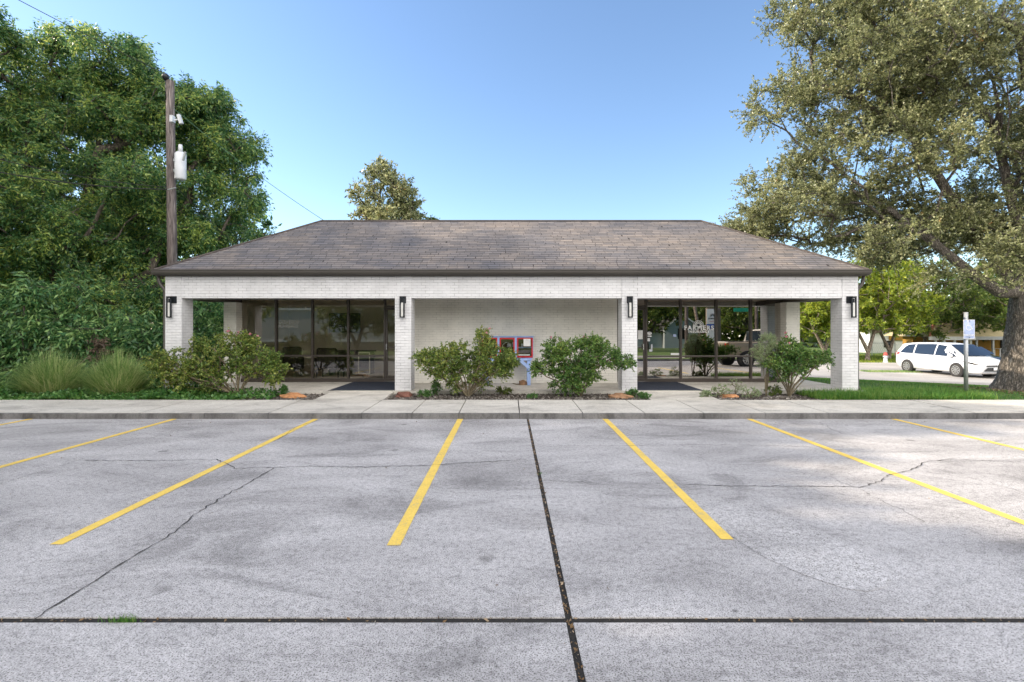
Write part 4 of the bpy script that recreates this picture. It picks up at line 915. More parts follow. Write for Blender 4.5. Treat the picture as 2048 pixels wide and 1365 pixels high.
# ------------------------------------------------------------------ rose bushes
def bush(lab, x, y, blobs, ncl, seed, lm, blooms, ns=14):
    return plant('rose_bush', lab, 'rose bush', (x, y, .11), blobs, ncl, .022, lm, M['stem'], seed, 'rose bushes along the porch', nstems=ns, twigs=7, twl=.17, nl=12, L=.045, W=.027,
                 droop=.25, shell=.4, tip_r=.0042, nt=(6, 4), blooms=blooms, bloom_r=.035, stem_name='stem', crown_name='foliage')
Yb = 11.95
def bl(px, py, rx, rz, ry=.35, Y=Yb): p = P(px, py, Y); s = F / Y; return ((p.x, p.y, p.z), (rx / s, ry, rz / s))
bush('large sprawling rose bush with yellowing leaves against the leftmost column', P(475, 0, Yb).x, Yb,
     [bl(430, 722, 90, 38), bl(350, 735, 48, 32), bl(505, 720, 55, 38), bl(470, 690, 50, 24), bl(545, 745, 26, 26), bl(400, 762, 70, 22), bl(320, 722, 16, 20), bl(395, 684, 12, 14)], 330, 21, M['L_rose'], 7, 22)
bush('rose bush with a tall spike of growth hiding the left pantry door', P(935, 0, Yb).x, Yb,
     [bl(925, 715, 62, 30), bl(870, 722, 34, 24), bl(985, 712, 40, 28), bl(965, 680, 12, 24), bl(1015, 722, 20, 16), bl(920, 745, 60, 18), bl(850, 715, 18, 14), bl(1000, 740, 30, 16), bl(935, 768, 48, 14)], 300, 22, M['L_rose'], 3, 20)
bush('greener rose bush right of the pantry, reaching the third column', P(1160, 0, Yb).x, Yb,
     [bl(1150, 712, 52, 34), bl(1110, 700, 26, 24), bl(1200, 712, 44, 26), bl(1245, 722, 22, 12), bl(1150, 745, 56, 20), bl(1085, 735, 20, 14), bl(1185, 690, 26, 16), bl(1145, 768, 42, 14)], 300, 23, M['L_rosd'], 3, 20)
bush('open thorny rose bush leaning right beside the rightmost column', P(1578, 0, Yb).x, Yb,
     [bl(1578, 700, 20, 26), bl(1608, 720, 34, 16), bl(1642, 716, 22, 10), bl(1585, 735, 24, 16), bl(1548, 728, 16, 14), bl(1560, 755, 10, 10)], 150, 24, M['L_rosd'], 4, 16)
# feathery weed
p = P(1532, 788, 12.1)
plant('dog_fennel', 'tall feathery grey-green weed in front of the right storefront corner', 'weed', (p.x, 12.1, .11), [bl(1533, 690, 18, 22, .2, 12.1), bl(1516, 706, 10, 9, .15, 12.1), bl(1548, 700, 8, 14, .15, 12.1), bl(1530, 722, 14, 12, .15, 12.1)],
      80, .014, M['L_fen'], M['stem'], 31, nstems=4, twigs=9, twl=.13, nl=16, L=.035, W=.006, droop=.1, tip_r=.004, nt=(6, 4), stem_name='stem', crown_name='foliage')
def weed(px, py, Y, lab, seed, h=.3, m=None, wd=.22, L=.04, name='weed'):
    p = P(px, py, Y); x = p.x
    plant(name, lab, 'weed', (x, Y, .11), [((x, Y, .11 + h * .55), (wd, wd * .6, h * .45))], 26, .008, m or M['L_ivy'], M['stem'], seed, nstems=6, twigs=4, twl=.07, nl=8, L=L, W=L * .45, droop=.1, tip_r=.0028, nt=(5, 3), stem_name='stem', crown_name='foliage')
weed(873, 780, 12.15, 'upright leafy weed between the second column and the tall-spiked rose bush', 41, .34, wd=.10)
weed(848, 792, 11.9, 'low spreading weed by the dark red rock', 42, .16, wd=.16)
weed(1008, 775, 12.2, 'dark green weed at the porch edge under the pantry', 43, .24, wd=.16, m=M['L_mid'])
weed(568, 790, 12.0, 'thin single weed standing behind the orange sandstone rock', 44, .26, wd=.03)
weed(1065, 795, 11.6, 'small bright weed in the mulch below the pantry leg', 45, .10, wd=.12)
weed(1440, 790, 11.9, 'wispy weed beside the right entry path', 46, .30, wd=.22, m=M['L_fen'], L=.03)
weed(1500, 788, 11.8, 'scrubby weed right of the orange-brown rock', 47, .24, wd=.22, m=M['L_fen'], L=.03)
weed(1545, 786, 12.1, 'dark low weed under the open rose bush', 48, .24, wd=.2, m=M['L_mid'])
weed(1410, 795, 11.7, 'small tuft of weed at the corner of the right entry path', 49, .18, wd=.14, m=M['L_fen'], L=.03)
weed(1265, 792, 11.8, 'small green weed behind the mottled brown rock', 50, .20, wd=.16)
weed(1290, 796, 11.6, 'low weed beside the left edge of the right entry path', 51, .12, wd=.12)
weed(1470, 775, 12.3, 'thin dry weed reaching up before the right storefront sill', 52, .42, wd=.2, m=M['L_fen'], L=.02)

# ground cover on the left, long grass on the right, lawn
rg = np.random.default_rng(61); n = 15000
x = rg.uniform(-16, -5.3, n); y = 11.34 + rg.random(n) ** 1.3 * 1.6; hz = .13 + .05 * np.sin(x * 3) + rg.random(n) * .13 * np.clip((y - 11.3) * 2.5, .3, 1)
keep = (x < -6.4) | (rg.random(n) < .5) & (y < 12.2); b = np.stack([x, y, hz], 1)[keep]; d = unit(np.stack([rg.normal(size=len(b)), rg.normal(size=len(b)) - .5, rg.normal(size=len(b)) * .4 + .35], 1))
tag(npmesh('ground_cover', *leaves_np(b, d, .07 * (.5 + rg.random(len(b))), .055, .15, rg), M['L_ivy']), kind='stuff')
n = 9000; xy = np.stack([rg.uniform(-24, -6, n), rg.uniform(11.36, 13.5, n)], 1); V, f = blades(n, xy, .13, .009, .9, .08, 62); tag(npmesh('weedy_grass', V, f, M['L_lawnl']), kind='stuff')
# long grass around the right column
n = 16000; x = rg.uniform(6.9, 10.9, n); y = 11.36 + rg.random(n) * 1.5; keep = ~((x < 8.7) & (y > 12.38)); xy = np.stack([x, y], 1)[keep]
hh = .20; V, f = blades(len(xy), xy, hh, .010, 1.1, .08, 63); tag(npmesh('long_grass', V, f, M['L_lawnl']), kind='stuff')
n = 75000; x = rg.uniform(8.6, 30, n); y = rg.uniform(11.36, 22, n); keep = ((.55 * x + .83 * y) < 24.0) & ((x - 14) ** 2 + (y - 13.9) ** 2 > .9); xy = np.stack([x, y], 1)[keep]
V, f = blades(len(xy), xy, .055, .010, .8, gz, 64); tag(npmesh('lawn_grass', V, f, M['L_lawn']), kind='stuff')
n = 1500; x = rg.uniform(12.6, 15.6, n); y = rg.uniform(12.4, 15.2, n); b = np.stack([x, y, np.array([gz(a_, b_) for a_, b_ in zip(x, y)]) + .02], 1)
tag(npmesh('fallen_leaves', *leaves_np(b, unit(np.stack([rg.normal(size=n), rg.normal(size=n), rg.normal(size=n) * .2], 1)), .05, .025, .2, rg), M['litter']), kind='stuff')
def clump(px, Y, lab, n, h, seed, r=.32):
    p = P(px, 0, Y); rg_ = np.random.default_rng(seed); a = rg_.random(n) * 6.283; q = r * rg_.random(n) ** .7
    xy = np.stack([p.x + np.cos(a) * q, Y + np.sin(a) * q * .8], 1)
    tall = rg_.random(n) < .12
    hh = h * np.where(tall, rg_.uniform(.95, 1.35, n), rg_.uniform(.35, 1.0, n) ** .8); out = np.stack([np.cos(a), np.sin(a)], 1) + rg_.normal(size=(n, 2)) * .55; out /= np.linalg.norm(out, axis=1)[:, None]
    lean = np.clip(q / r, 0, 1) ** 1.3 * rg_.uniform(.35, 1.35, n); b = hh * lean * np.where(tall, .55, 1.0); s = np.stack([-out[:, 1], out[:, 0]], 1) * np.where(tall, .0028, .0062)[:, None]
    zt = hh * (1 - .42 * np.clip(lean, 0, 1.3) ** 1.5)
    def pt(k, off, dz): return np.concatenate([xy + out * (b * k ** 1.6)[:, None] + s * off, (.06 + zt * dz)[:, None]], 1)
    V = np.stack([pt(0, 1, 0), pt(0, -1, 0), pt(.35, -1, .48), pt(.35, 1, .48), pt(.7, -.8, .86), pt(.7, .8, .86), pt(1, -.1, 1.0), pt(1, .1, 1.0)], 1).reshape(-1, 3); k = np.arange(n)[:, None] * 8
    f = np.concatenate([k + [0, 1, 2, 3], k + [3, 2, 4, 5], k + [5, 4, 6, 7]])
    tag(npmesh('ornamental_grass', V, f, M['L_grass'], origin=(p.x, Y, .06)), lab, 'ornamental grass', 'fountain grass clumps by the left sidewalk')
clump(105, 12.4, 'left of the two fountain grass clumps by the left sidewalk', 3400, 1.0, 71, .48)
clump(235, 12.3, 'right of the two fountain grass clumps, nearer the rose bush', 3400, .98, 73, .46)

# ------------------------------------------------------------------ trees
def tb(px, py, rx, rz, Y, ry): p = P(px, py, Y); s = F / Y; return ((p.x, p.y, p.z), (rx / s, ry, rz / s))
left_blobs = [tb(50, 125, 95, 100, 18.5, 2.3), tb(215, 110, 60, 58, 18.5, 1.6), tb(280, 130, 30, 40, 18.5, 1.2), tb(150, 290, 170, 120, 19, 3), tb(370, 260, 90, 80, 19.5, 2.2), tb(330, 225, 60, 50, 19, 1.4), tb(410, 215, 50, 40, 19, 1.2), tb(450, 290, 65, 70, 19.5, 1.8),
              tb(462, 390, 58, 66, 19.5, 1.8), tb(300, 420, 150, 110, 19, 2.6), tb(60, 420, 140, 120, 17.5, 2.6), tb(410, 480, 90, 45, 19.5, 2), tb(510, 462, 34, 16, 19.5, .8), tb(-80, 250, 110, 160, 18.5, 3), tb(150, 520, 190, 60, 18, 2.2), tb(260, 600, 100, 42, 17.4, 1.3), tb(60, 605, 100, 40, 17.4, 1.3), tb(165, 590, 70, 40, 16.6, 1.0), tb(235, 190, 60, 60, 19.5, 1.5), tb(330, 190, 40, 40, 19.5, 1.2)]
lt = P(110, 700, 18.5)
plant('pecan_tree', 'tall dark green spreading tree left of the office, behind the utility pole', 'tree', (lt.x, 18.5, .05), left_blobs, 1500, .34, M['L_left'], M['bark'], 81, fork=(lt.x + .1, 18.5, 2.3),
      guides=[[P(230, 585, 18.3), P(300, 545, 18.2), P(330, 470, 18.6), P(380, 400, 19)], [P(90, 560, 18.5), P(60, 440, 18.5), P(50, 280, 18.5)], [P(150, 560, 18.8), P(165, 430, 18.8), P(200, 300, 18.7)], [P(230, 620, 18.9), P(330, 560, 19), P(420, 500, 19.5)]],
      guide_r=.17, twigs=8, twl=.42, nl=5, L=.13, W=.044, compound=6, droop=.5, shell=.5, tip_r=.014, flare=.1, clump=8)
# second pecan behind, fills depth
plant('pecan_tree', 'second dark tree far left behind the big shrubs', 'tree', (-21, 24, .0), [((-21, 24, 8), (5.5, 4, 4)), ((-15, 25, 5.5), (5, 4, 3.5)), ((-26, 23, 5), (5, 4, 4)), ((-11, 25.5, 3.6), (4, 3, 2.4))], 520, .35, M['L_left'], M['bark'], 82,
      fork=(-21, 24, 2.5), twigs=6, twl=.8, nl=7, L=.26, W=.10, droop=.5, shell=.4, tip_r=.018, flare=.1)
oak_b = [((14.3, 14, 9.2), (6.0, 4.8, 4.2)), ((9.9, 14.6, 6.6), (3.0, 3.0, 2.1)), ((10.4, 14.3, 9.6), (3.3, 3, 2.3)), ((9.4, 15.2, 4.9), (2.6, 2.5, 1.05)), ((17.5, 13.5, 6.5), (4, 4, 3)), ((7.6, 14.5, 8.0), (1.5, 1.4, .75)), ((12.3, 14.6, 4.6), (2.2, 2.2, 1.1)),
         ((7.9, 15, 5.9), (1.4, 1.5, 1.0)), ((14, 15.5, 4.9), (2.6, 2.4, 1.2)), ((8.9, 14, 10.6), (1.8, 1.8, 1.1)), ((7.2, 15.3, 4.55), (1.0, 1, .5)), ((13, 13.2, 3.6), (1.0, 1.0, .5)), tb(1900, 560, 80, 40, 13.0, .6), tb(1975, 520, 70, 60, 12.8, .6), tb(2040, 500, 50, 70, 12.6, .6), tb(1800, 470, 80, 60, 13.2, .8)]
plant('live_oak', 'massive live oak on the right lawn with thick grey trunk', 'tree', (14.0, 13.9, .05), oak_b, 3100, .50, M['L_oak'], M['bark_oak'], 83, fork=(14.15, 13.9, 2.75), hi_trunk=True, flare=.15, kmax=1.0, clump=6,
      guides=[[P(2000, 585, 13.8), P(1940, 545, 13.8), P(1860, 480, 14.0), P(1780, 420, 14.4), P(1700, 380, 14.6)], [(14.2, 13.9, 3.4), P(2030, 430, 13.9), P(1990, 260, 14), P(1900, 120, 14.2)], [(14.5, 13.8, 3.3), (15.6, 13.6, 4.6), (17, 13.5, 6)], [P(2020, 560, 14.0), P(1930, 440, 14.4), P(1830, 280, 14.6), P(1720, 200, 14.4), P(1600, 160, 14.3)], [(14.6, 13.6, 3.6), P(2040, 60, 12.6), P(2000, 40, 12.4)]],
      guide_r=.15, twigs=9, twl=.48, nl=25, L=.060, W=.034, droop=.12, shell=.3, tip_r=.0058, nt=(12, 4))
plant('tree', 'small rounded tree showing above the middle of the office roof', 'tree', (P(770, 0, 27).x, 27, 0), [tb(775, 385, 50, 45, 27, 1.6), tb(770, 345, 30, 20, 27, 1), tb(815, 395, 26, 22, 27, 1), tb(725, 395, 22, 24, 27, 1), tb(820, 425, 30, 22, 27, 1), tb(740, 430, 34, 20, 27, 1), tb(775, 450, 70, 40, 27, 2)], 260, .18, M['L_oak'], M['bark'], 84,
      fork=(P(770, 0, 27).x, 27, 3), twigs=6, twl=.42, nl=9, L=.17, W=.075, droop=.1, shell=.3, tip_r=.012)
plant('tree', 'tip of a low tree just above the ridge right of the rounded tree', 'tree', (P(862, 0, 27.5).x, 27.5, 0), [tb(860, 448, 14, 14, 27.5, .5), tb(870, 462, 20, 20, 27.5, .6)], 30, .08, M['L_mid'], M['bark'], 85, fork=(P(862, 0, 27.5).x, 27.5, 3), twigs=5, twl=.3, nl=9, L=.14, W=.06)
# big-leaved shrubs forming the left understorey
sh = [(55, 600, 14.6, 3.15, 'big-leaved shrub at the far left edge behind the fountain grass'), (135, 590, 14.9, 3.1, 'tall shrub with drooping hand-shaped leaves behind the left grass clump'), (235, 640, 14.4, 2.0, 'leafy shrub between the tall drooping shrub and the downspout'),
      (300, 640, 15.2, 2.5, 'dark leafy shrub beside the left downspout'), (-40, 620, 15, 2.5, 'dark shrub beyond the left edge of the grass clumps'), (420, 650, 17.3, 2.9, 'dense shrub seen through the left porch opening'), (395, 640, 19.5, 3.2, 'shrub behind the porch opening shrub, further back'), (190, 600, 17.2, 2.5, 'dark shrub in the shade under the pecan tree, behind the grass clumps'), (290, 600, 17.6, 2.4, 'dark shrub in the shade between the pecan tree and the utility pole'), (70, 600, 17, 2.5, 'dark shrub in the shade behind the far left shrub')]
for i, (px, py, Y, h, lab) in enumerate(sh):
    x = P(px, 0, Y).x; w_ = 1.25
    plant('shrub', lab, 'shrub', (x, Y, .05), [((x, Y, h * .40), (w_ * 1.05, .8, h * .34)), ((x + .35, Y - .1, h * .82), (w_ * .35, .4, h * .20)), ((x - .6, Y - .3, h * .74), (w_ * .32, .4, h * .24)), ((x + .9, Y - .2, h * .6), (w_ * .3, .4, h * .2)), ((x, Y, .5), (w_, .8, .5))], 85, .06, M['L_leftn'], M['bark'], 90 + i, 'big-leaved shrubs left of the office',
          nstems=7, twigs=5, twl=.36, nl=3, L=.165, W=.050, compound=7, droop=.75, shell=.3, tip_r=.008, nt=(6, 4), stem_name='stem', crown_name='foliage')
p = P(195, 700, 13.6)
plant('dead_shrub', 'clump of dead brown leaves in front of the big-leaved shrubs', 'dead shrub', (p.x, 13.6, .05), [((p.x, 13.6, 1.1), (.25, .2, .40))], 18, .02, M['L_dry'], M['bark'], 99, nstems=5, twigs=5, twl=.16, nl=8, L=.06, W=.03, droop=.4, tip_r=.006, nt=(5, 3), stem_name='stem', crown_name='foliage')
tag(MB().tube([P(45, 770, 12.9), P(115, 762, 12.9), P(180, 712, 12.9)], [.014, .012, .006], 6).build('fallen_branch', M['bark_pale'], None, P(115, 790, 12.9), True), 'bare grey branch sticking out above the left grass clump', 'branch')
# trees across the side street
bgt = []
def bgtree(px, Y, h, rw, lm, seed, lab, bark='bark_pale', trunk=.15, name='tree', low=2.2, ncl=230, Lf=.24, grp=None, split=True):
    x = P(px, 0, Y).x; g = gz(x, Y)
    bl_ = [((x, Y, g + h * .62), (rw, rw * .8, h * .30)), ((x - rw * .5, Y, g + h * .5), (rw * .6, rw * .6, h * .24)), ((x + rw * .55, Y - .5, g + h * .48), (rw * .6, rw * .6, h * .24)), ((x, Y - .6, g + h * .36), (rw * .8, rw * .6, h * .14)), ((x + rw * .2, Y, g + h * .85), (rw * .5, rw * .5, h * .15))]
    gd = [[(x - .7, Y, g + 2.2), (x - 1.6, Y, g + h * .5)], [(x + .5, Y, g + 2.2), (x + .9, Y, g + h * .55)]] if split else []
    return plant(name, lab, 'tree', (x, Y, g), bl_, ncl, trunk, M[lm], M[bark], seed, grp, fork=(x + .05, Y, g + (.7 if split else low)), guides=gd, guide_r=trunk * .7, twigs=6, twl=.6, nl=11, L=Lf, W=Lf * .5, droop=.25, shell=.35, tip_r=.015, flare=trunk * .4)
bgtree(1735, 41, 8.6, 3.4, 'L_yel', 101, 'yellow-green tree with forked pale trunk just right of the office')
bgtree(1778, 43, 9.6, 3.4, 'L_yel', 102, 'yellow-green tree behind the red-topped hydrant')
bgtree(1850, 45, 8.8, 4.2, 'L_mid', 103, 'fuller green tree above the white minivan', split=False)
bgtree(1925, 47, 8.0, 3.6, 'L_mid', 104, 'green tree overhanging the ochre house porch', split=False, low=3.4)
bgtree(1648, 42, 7.8, 3.2, 'L_yel', 105, 'yellow-green tree seen through the right porch opening')
bgtree(1600, 46, 8.2, 3.6, 'L_yel', 106, 'bright tree hidden behind the right pier of the office')
bgtree(2060, 40, 8, 3.5, 'L_mid', 107, 'green tree behind the live oak trunk', split=False, low=3.4)
# off-frame trees to the left that shade the lot
def shade_tree(x, y, h, rw, seed, lab):
    plant('pecan_tree', lab, 'tree', (x, y, .0), [((x, y, h * .62), (rw, rw, h * .28)), ((x, y - rw * .6, h * .42), (rw * .8, rw * .7, h * .26)), ((x, y + rw * .6, h * .40), (rw * .8, rw * .7, h * .26)), ((x, y, h * .85), (rw * .6, rw * .6, h * .15))], 620, .3, M['L_left'], M['bark'], seed,
          fork=(x, y, 1.8), twigs=6, twl=.8, nl=8, L=.42, W=.24, droop=.3, shell=.15, tip_r=.02)
shade_tree(-20, 9.2, 13.0, 3.6, 111, 'large dark tree outside the left edge of the lot, nearest the office'); shade_tree(-20, 2.5, 18, 4.8, 112, 'very tall dark tree outside the left edge, level with the camera'); shade_tree(-20, -6.0, 18, 4.8, 113, 'very tall dark tree left of and behind the camera'); shade_tree(-25, 14.0, 19, 4.6, 114, 'very tall dark tree outside the left edge beyond the pecan tree')
# distant woods
rg = np.random.default_rng(120); n = 60000; ang = rg.uniform(-math.pi, math.pi, n); rr_ = rg.uniform(78, 90, n)
x = np.sin(ang) * rr_; y = np.cos(ang) * rr_; top = 8 + 2.2 * np.sin(ang * 17) + 1.3 * np.sin(ang * 41 + 1); z = -1 + (top + 1) * rg.random(n) ** .8
b = np.stack([x, y, z], 1); tag(npmesh('distant_woods', *leaves_np(b, unit(rg.normal(size=(n, 3))), 1.3, .9, .3, rg), M['L_mid']), kind='stuff')

# ------------------------------------------------------------------ utility pole and wires
pp0, pp1 = P(347.5, 760, 16.5), P(340, 163, 16.5)
up = thing('utility_pole', (pp0.x, 16.5, 0), 'weathered wooden utility pole with transformer behind the left roof hip', 'utility pole')
MB().tube([(pp0.x, 16.5, -.1), pp0.lerp(pp1, .5), pp1], [.155, .14, .12], 20).build('pole', M['polewood'], up, smooth=True)
a = P(331, 150, 16.45); MB().tube([P(332.5, 200, 16.4), P(331.5, 158, 16.4)], .022, 8).build('riser_pipe', M['wire'], up, smooth=True)
MB().tube([P(331, 161, 16.4), P(331, 155, 16.4), P(331, 150, 16.4), P(331, 147, 16.4)], [.05, .11, .09, .02], 12).build('insulator', M['black'], up, smooth=True)
tx = P(363, 0, 16.4).x; zt, zb = P(0, 306, 16.4).z, P(0, 361, 16.4).z
tf = MB().tube([(tx, 16.35, zb), (tx, 16.35, zb + .04), (tx, 16.35, zt - .06), (tx, 16.35, zt)], [.145, .165, .165, .11], 24).build('transformer', M['whitem'], up, smooth=True)
MB().box(tx - .20, tx - .13, 16.3, 16.42, zt - .3, zt - .22).box(tx - .20, tx - .13, 16.3, 16.42, zb + .25, zb + .33).build('mounting_bracket', M['steel'], up)
MB().tube([(tx + .03, 16.3, zt - .02), (tx + .03, 16.3, zt + .22)], [.07, .055], 10).build('bushing', M['whitem'], up, smooth=True)
MB().bar(P(371, 304, 16.1), P(366, 322, 16.1), .05, .05).build('fuse_arm', M['steel'], up)
MB().box(P(343, 0, 16.3).x, P(349, 0, 16.3).x, 16.2, 16.35, P(0, 246, 16.3).z, P(0, 233, 16.3).z).bar(P(349, 241, 16.2), P(358, 239, 16.2), .04, .04).bar(P(357, 230, 16.2), P(363, 248, 16.2), .09, .09).build('bracket_arm', M['whitem'], up)
MB().tube([P(335, 380, 16.25), P(352, 376, 16.25)], .02, 6).build('strap', M['steel'], up)
def wire(p, q, sag, lab, m='wire', r=.011, n=14):
    p, q = Vector(p), Vector(q); pts = [p.lerp(q, i / n) - Vector((0, 0, sag * 4 * (i / n) * (1 - i / n))) for i in range(n + 1)]
    tag(MB().tube(pts, r, 5).build('power_line', M[m], None, tuple(p)), lab, 'power line')
wire(P(331, 148, 16.4), P(-110, -78, 14), .05, 'thin wire rising from the top of the utility pole to the upper left')
wire(P(338, 375, 16.4), P(-200, 262, 13.5), .25, 'upper of the two low cables running left from the pole')
wire(P(338, 379, 16.4), P(-200, 300, 13.5), .25, 'lower of the two low cables running left from the pole', r=.016)
wire(P(346, 216, 16.4), P(647, 441, 15.3), .12, 'thin green service wire from the pole to the left end of the roof ridge', 'wireg', .008)
wire(P(348, 370, 16.5), P(545, 560, 19.5), .05, 'stay wire sloping right from the pole behind the roof', r=.009)

# ------------------------------------------------------------------ parking sign
ps = gpx(1932, 795, .08); sx, sy = ps.x, ps.y; ss = F / sy
sg = thing('parking_sign', (sx, sy, .05), 'faded blue accessible parking sign on a galvanised post in the lawn', 'sign')
MB().tube([(sx, sy, .0), (sx, sy, CH - (625 - VY) / ss)], .042, 18).build('post', M['steel'], sg, smooth=True)
zt, zb = CH - (640 - VY) / ss, CH - (678 - VY) / ss; sxp = sx + .02
pl = MB().box(sxp - .135, sxp + .135, sy - .062, sy - .056, zb, zt, .0015).build('sign_plate', M['white'], sg)
MB().box(sxp - .125, sxp + .125, sy - .0645, sy - .0625, zb + .01, zt - .01).build('sign_face', M['signfade'], pl)
cy = (zt * .62 + zb * .38); ic = MB(); yy = sy - .067
def strip(pts, wd):
    for p_, q_ in zip(pts[:-1], pts[1:]):
        ic.bar((p_[0], yy, p_[1]), (q_[0], yy, q_[1]), wd, .002)
arc = [(sxp - .01 + .065 * math.cos(a_), cy - .01 + .065 * math.sin(a_)) for a_ in np.linspace(R(115), R(340), 16)]
strip(arc, .012); strip([(sxp - .03, cy + .12), (sxp - .03, cy + .03), (sxp + .03, cy + .03), (sxp + .06, cy - .05), (sxp + .085, cy - .04)], .013); strip([(sxp - .03, cy + .07), (sxp + .03, cy + .07)], .010)
ic.add([(sxp - .035 + .017 * math.cos(i * math.pi / 6), yy, cy + .14 + .017 * math.sin(i * math.pi / 6)) for i in range(12)], [tuple(range(12))])
ic.build('wheelchair_symbol', M['white'], pl)
text_mesh('sign_lettering', 'PARKING', .062, (sxp, sy - .067, zb + .085), M['white'], pl)
MB().tube([(sxp + .005, sy - .075, zt - .03), (sxp + .005, sy - .06, zt - .03)], .009, 8).tube([(sxp + .005, sy - .075, zb + .03), (sxp + .005, sy - .06, zb + .03)], .009, 8).build('bolt', M['black'], pl)

# ------------------------------------------------------------------ vehicles (x = length, front at +x)
def car(name, lab, cat, st, paint, loc, rz, wheels, wr, windows, wshield, rear=None, group=None, lights=True, extras=None, W_=1.0):
    """st: stations (x, z_bottom, z_mid, z_belt, z_roof, hw_bottom, hw_mid, hw_belt, hw_roof)"""
    t = thing(name, loc, lab, cat, group, rz)
    prof = []
    for s in st:
        x, zb, zm, zs, zr, hb, hm, hs, hr = s
        half = [(hb * .86, zb), (hb, zb + .05), (hm, zm), (hs + .01, zs - .06), (hs, zs), ((hs + hr) / 2 + .012, (zs + zr) / 2), (hr, zr - .05), (hr - .08, zr - .012), (hr * .5, zr + .008), (0, zr + .012)]
        ring = [(x, y, z) for y, z in half] + [(x, -y, z) for y, z in reversed(half[:-1])]
        prof.append(ring)
    V = [v for r_ in prof for v in r_]; n = len(prof[0]); Fs = []
    for i in range(len(prof) - 1):
        for k in range(n): Fs.append((i * n + k, i * n + (k + 1) % n, (i + 1) * n + (k + 1) % n, (i + 1) * n + k))
    Fs += [tuple(reversed(range(n))), tuple((len(prof) - 1) * n + k for k in range(n))]
    body = npmesh('body', V, Fs, paint, t, (0, 0, 0), True)
    def itp(x):
        for a_, b_ in zip(st[:-1], st[1:]):
            if min(a_[0], b_[0]) <= x <= max(a_[0], b_[0]) and a_[0] != b_[0]:
                u = (x - a_[0]) / (b_[0] - a_[0]); return [a_[k] + (b_[k] - a_[k]) * u for k in range(9)]
        return list(st[0]) if x < min(st[0][0], st[-1][0]) else list(st[-1])
    def side(x, z, s, off):
        q = itp(x); zs, zr, hs, hr = q[3], q[4] - .05, q[7], q[8]; u = (z - zs) / max(zr - zs, .01)
        y = hs + (hr - hs) * min(max(u, 0), 1.05) + .012 * math.sin(min(max(u, 0), 1) * math.pi)
        if z < zs: y = q[6] + (hs - q[6]) * (z - q[2]) / max(zs - q[2], .01)
        return (x, s * (y + off), z)
    for poly in windows:     # poly: list of (x, z) ; subdivided vertically between lower and upper chains: [(x,zlo,zhi),...]
        for s in (-1, 1):
            vs = []; k = 4
            for x, lo, hi in poly:
                for j in range(k + 1): vs.append(side(x, lo + (hi - lo) * j / k, s, .014))
            f_ = [(i * (k + 1) + j, i * (k + 1) + j + 1, (i + 1) * (k + 1) + j + 1, (i + 1) * (k + 1) + j) for i in range(len(poly) - 1) for j in range(k)]
            npmesh('side_window', vs, f_, M['carglass'], t, (0, 0, 0), True)
    for nm, (xa, za, ha, xb, zb_, hb_, off) in (('windscreen', wshield),) + ((('rear_window', rear),) if rear else ()):
        vs = []; m_ = 8
        for i in range(m_ + 1):
            y = -1 + 2 * i / m_; cv = (1 - y * y) * .05 * (1 if nm == 'windscreen' else -1)
            vs += [(xa + cv + off, ha * y, za + .02), (xb + cv + off, hb_ * y, zb_ + .02)]
        npmesh(nm, vs, [(2 * i, 2 * i + 2, 2 * i + 3, 2 * i + 1) for i in range(m_)], M['carglass'], t, (0, 0, 0), True)
    for wx in wheels:
        for s in (-1, 1):
            q = itp(wx); y0 = q[5]; yo = max(q[5], q[6]) + .012
            MB().tube([(wx, s * (yo - .25), wr), (wx, s * yo, wr)], wr + .04, 28).build('wheel_arch', M['plastic'], t, (0, 0, 0))
            wh = MB().tube([(wx, s * (yo - .2), wr), (wx, s * (yo + .012), wr), (wx, s * (yo + .03), wr)], [wr, wr, wr * .9], 28).build('wheel', M['rubber'], t, (0, 0, 0))
            rm = MB(); yf = yo + .034
            rm.tube([(wx, s * (yf - .02), wr), (wx, s * yf, wr)], [wr * .20, wr * .18], 12)
            for k in range(9):
                a_ = k * 2 * math.pi / 9; c_, d_ = math.cos(a_), math.sin(a_); e_, g2_ = -d_, c_
                p1 = [(wx + c_ * wr * .12 + e_ * wr * .06 * u, s * yf, wr + d_ * wr * .12 + g2_ * wr * .06 * u) for u in (-1, 1)]; p2 = [(wx + c_ * wr * .64 + e_ * wr * .10 * u, s * yf, wr + d_ * wr * .64 + g2_ * wr * .10 * u) for u in (1, -1)]
                rm.add(p1 + p2, [(0, 1, 2, 3)])
            vs = []
            for k in range(25):
                a_ = k * math.pi / 12; vs += [(wx + math.cos(a_) * wr * .60, s * yf, wr + math.sin(a_) * wr * .60), (wx + math.cos(a_) * wr * .70, s * yf, wr + math.sin(a_) * wr * .70)]
            rm.add(vs, [(2 * k, 2 * k + 1, 2 * k + 3, 2 * k + 2) for k in range(24)]); rm.build('rim', M['silver'], wh, (0, 0, 0))
    if extras: extras(t, side, itp)
    return t
van_st = [(-2.56, .42, .60, 1.05, 1.22, .70, .86, .84, .60), (-2.50, .30, .60, 1.08, 1.45, .86, .93, .90, .66), (-2.25, .24, .60, 1.08, 1.66, .92, .98, .95, .70), (-1.6, .22, .60, 1.07, 1.73, .95, 1.0, .965, .72), (-.2, .22, .60, 1.04, 1.76, .95, 1.0, .97, .73), (.7, .22, .60, 1.02, 1.69, .95, 1.0, .96, .70), (1.15, .22, .60, 1.0, 1.41, .95, .99, .93, .70),
          (1.55, .22, .60, .98, 1.16, .95, .98, .90, .74), (1.72, .22, .60, .96, 1.055, .95, .98, .88, .76), (2.15, .22, .58, .86, .97, .92, .94, .84, .70), (2.45, .22, .52, .76, .86, .84, .85, .74, .60), (2.58, .26, .46, .66, .74, .70, .70, .62, .5)]
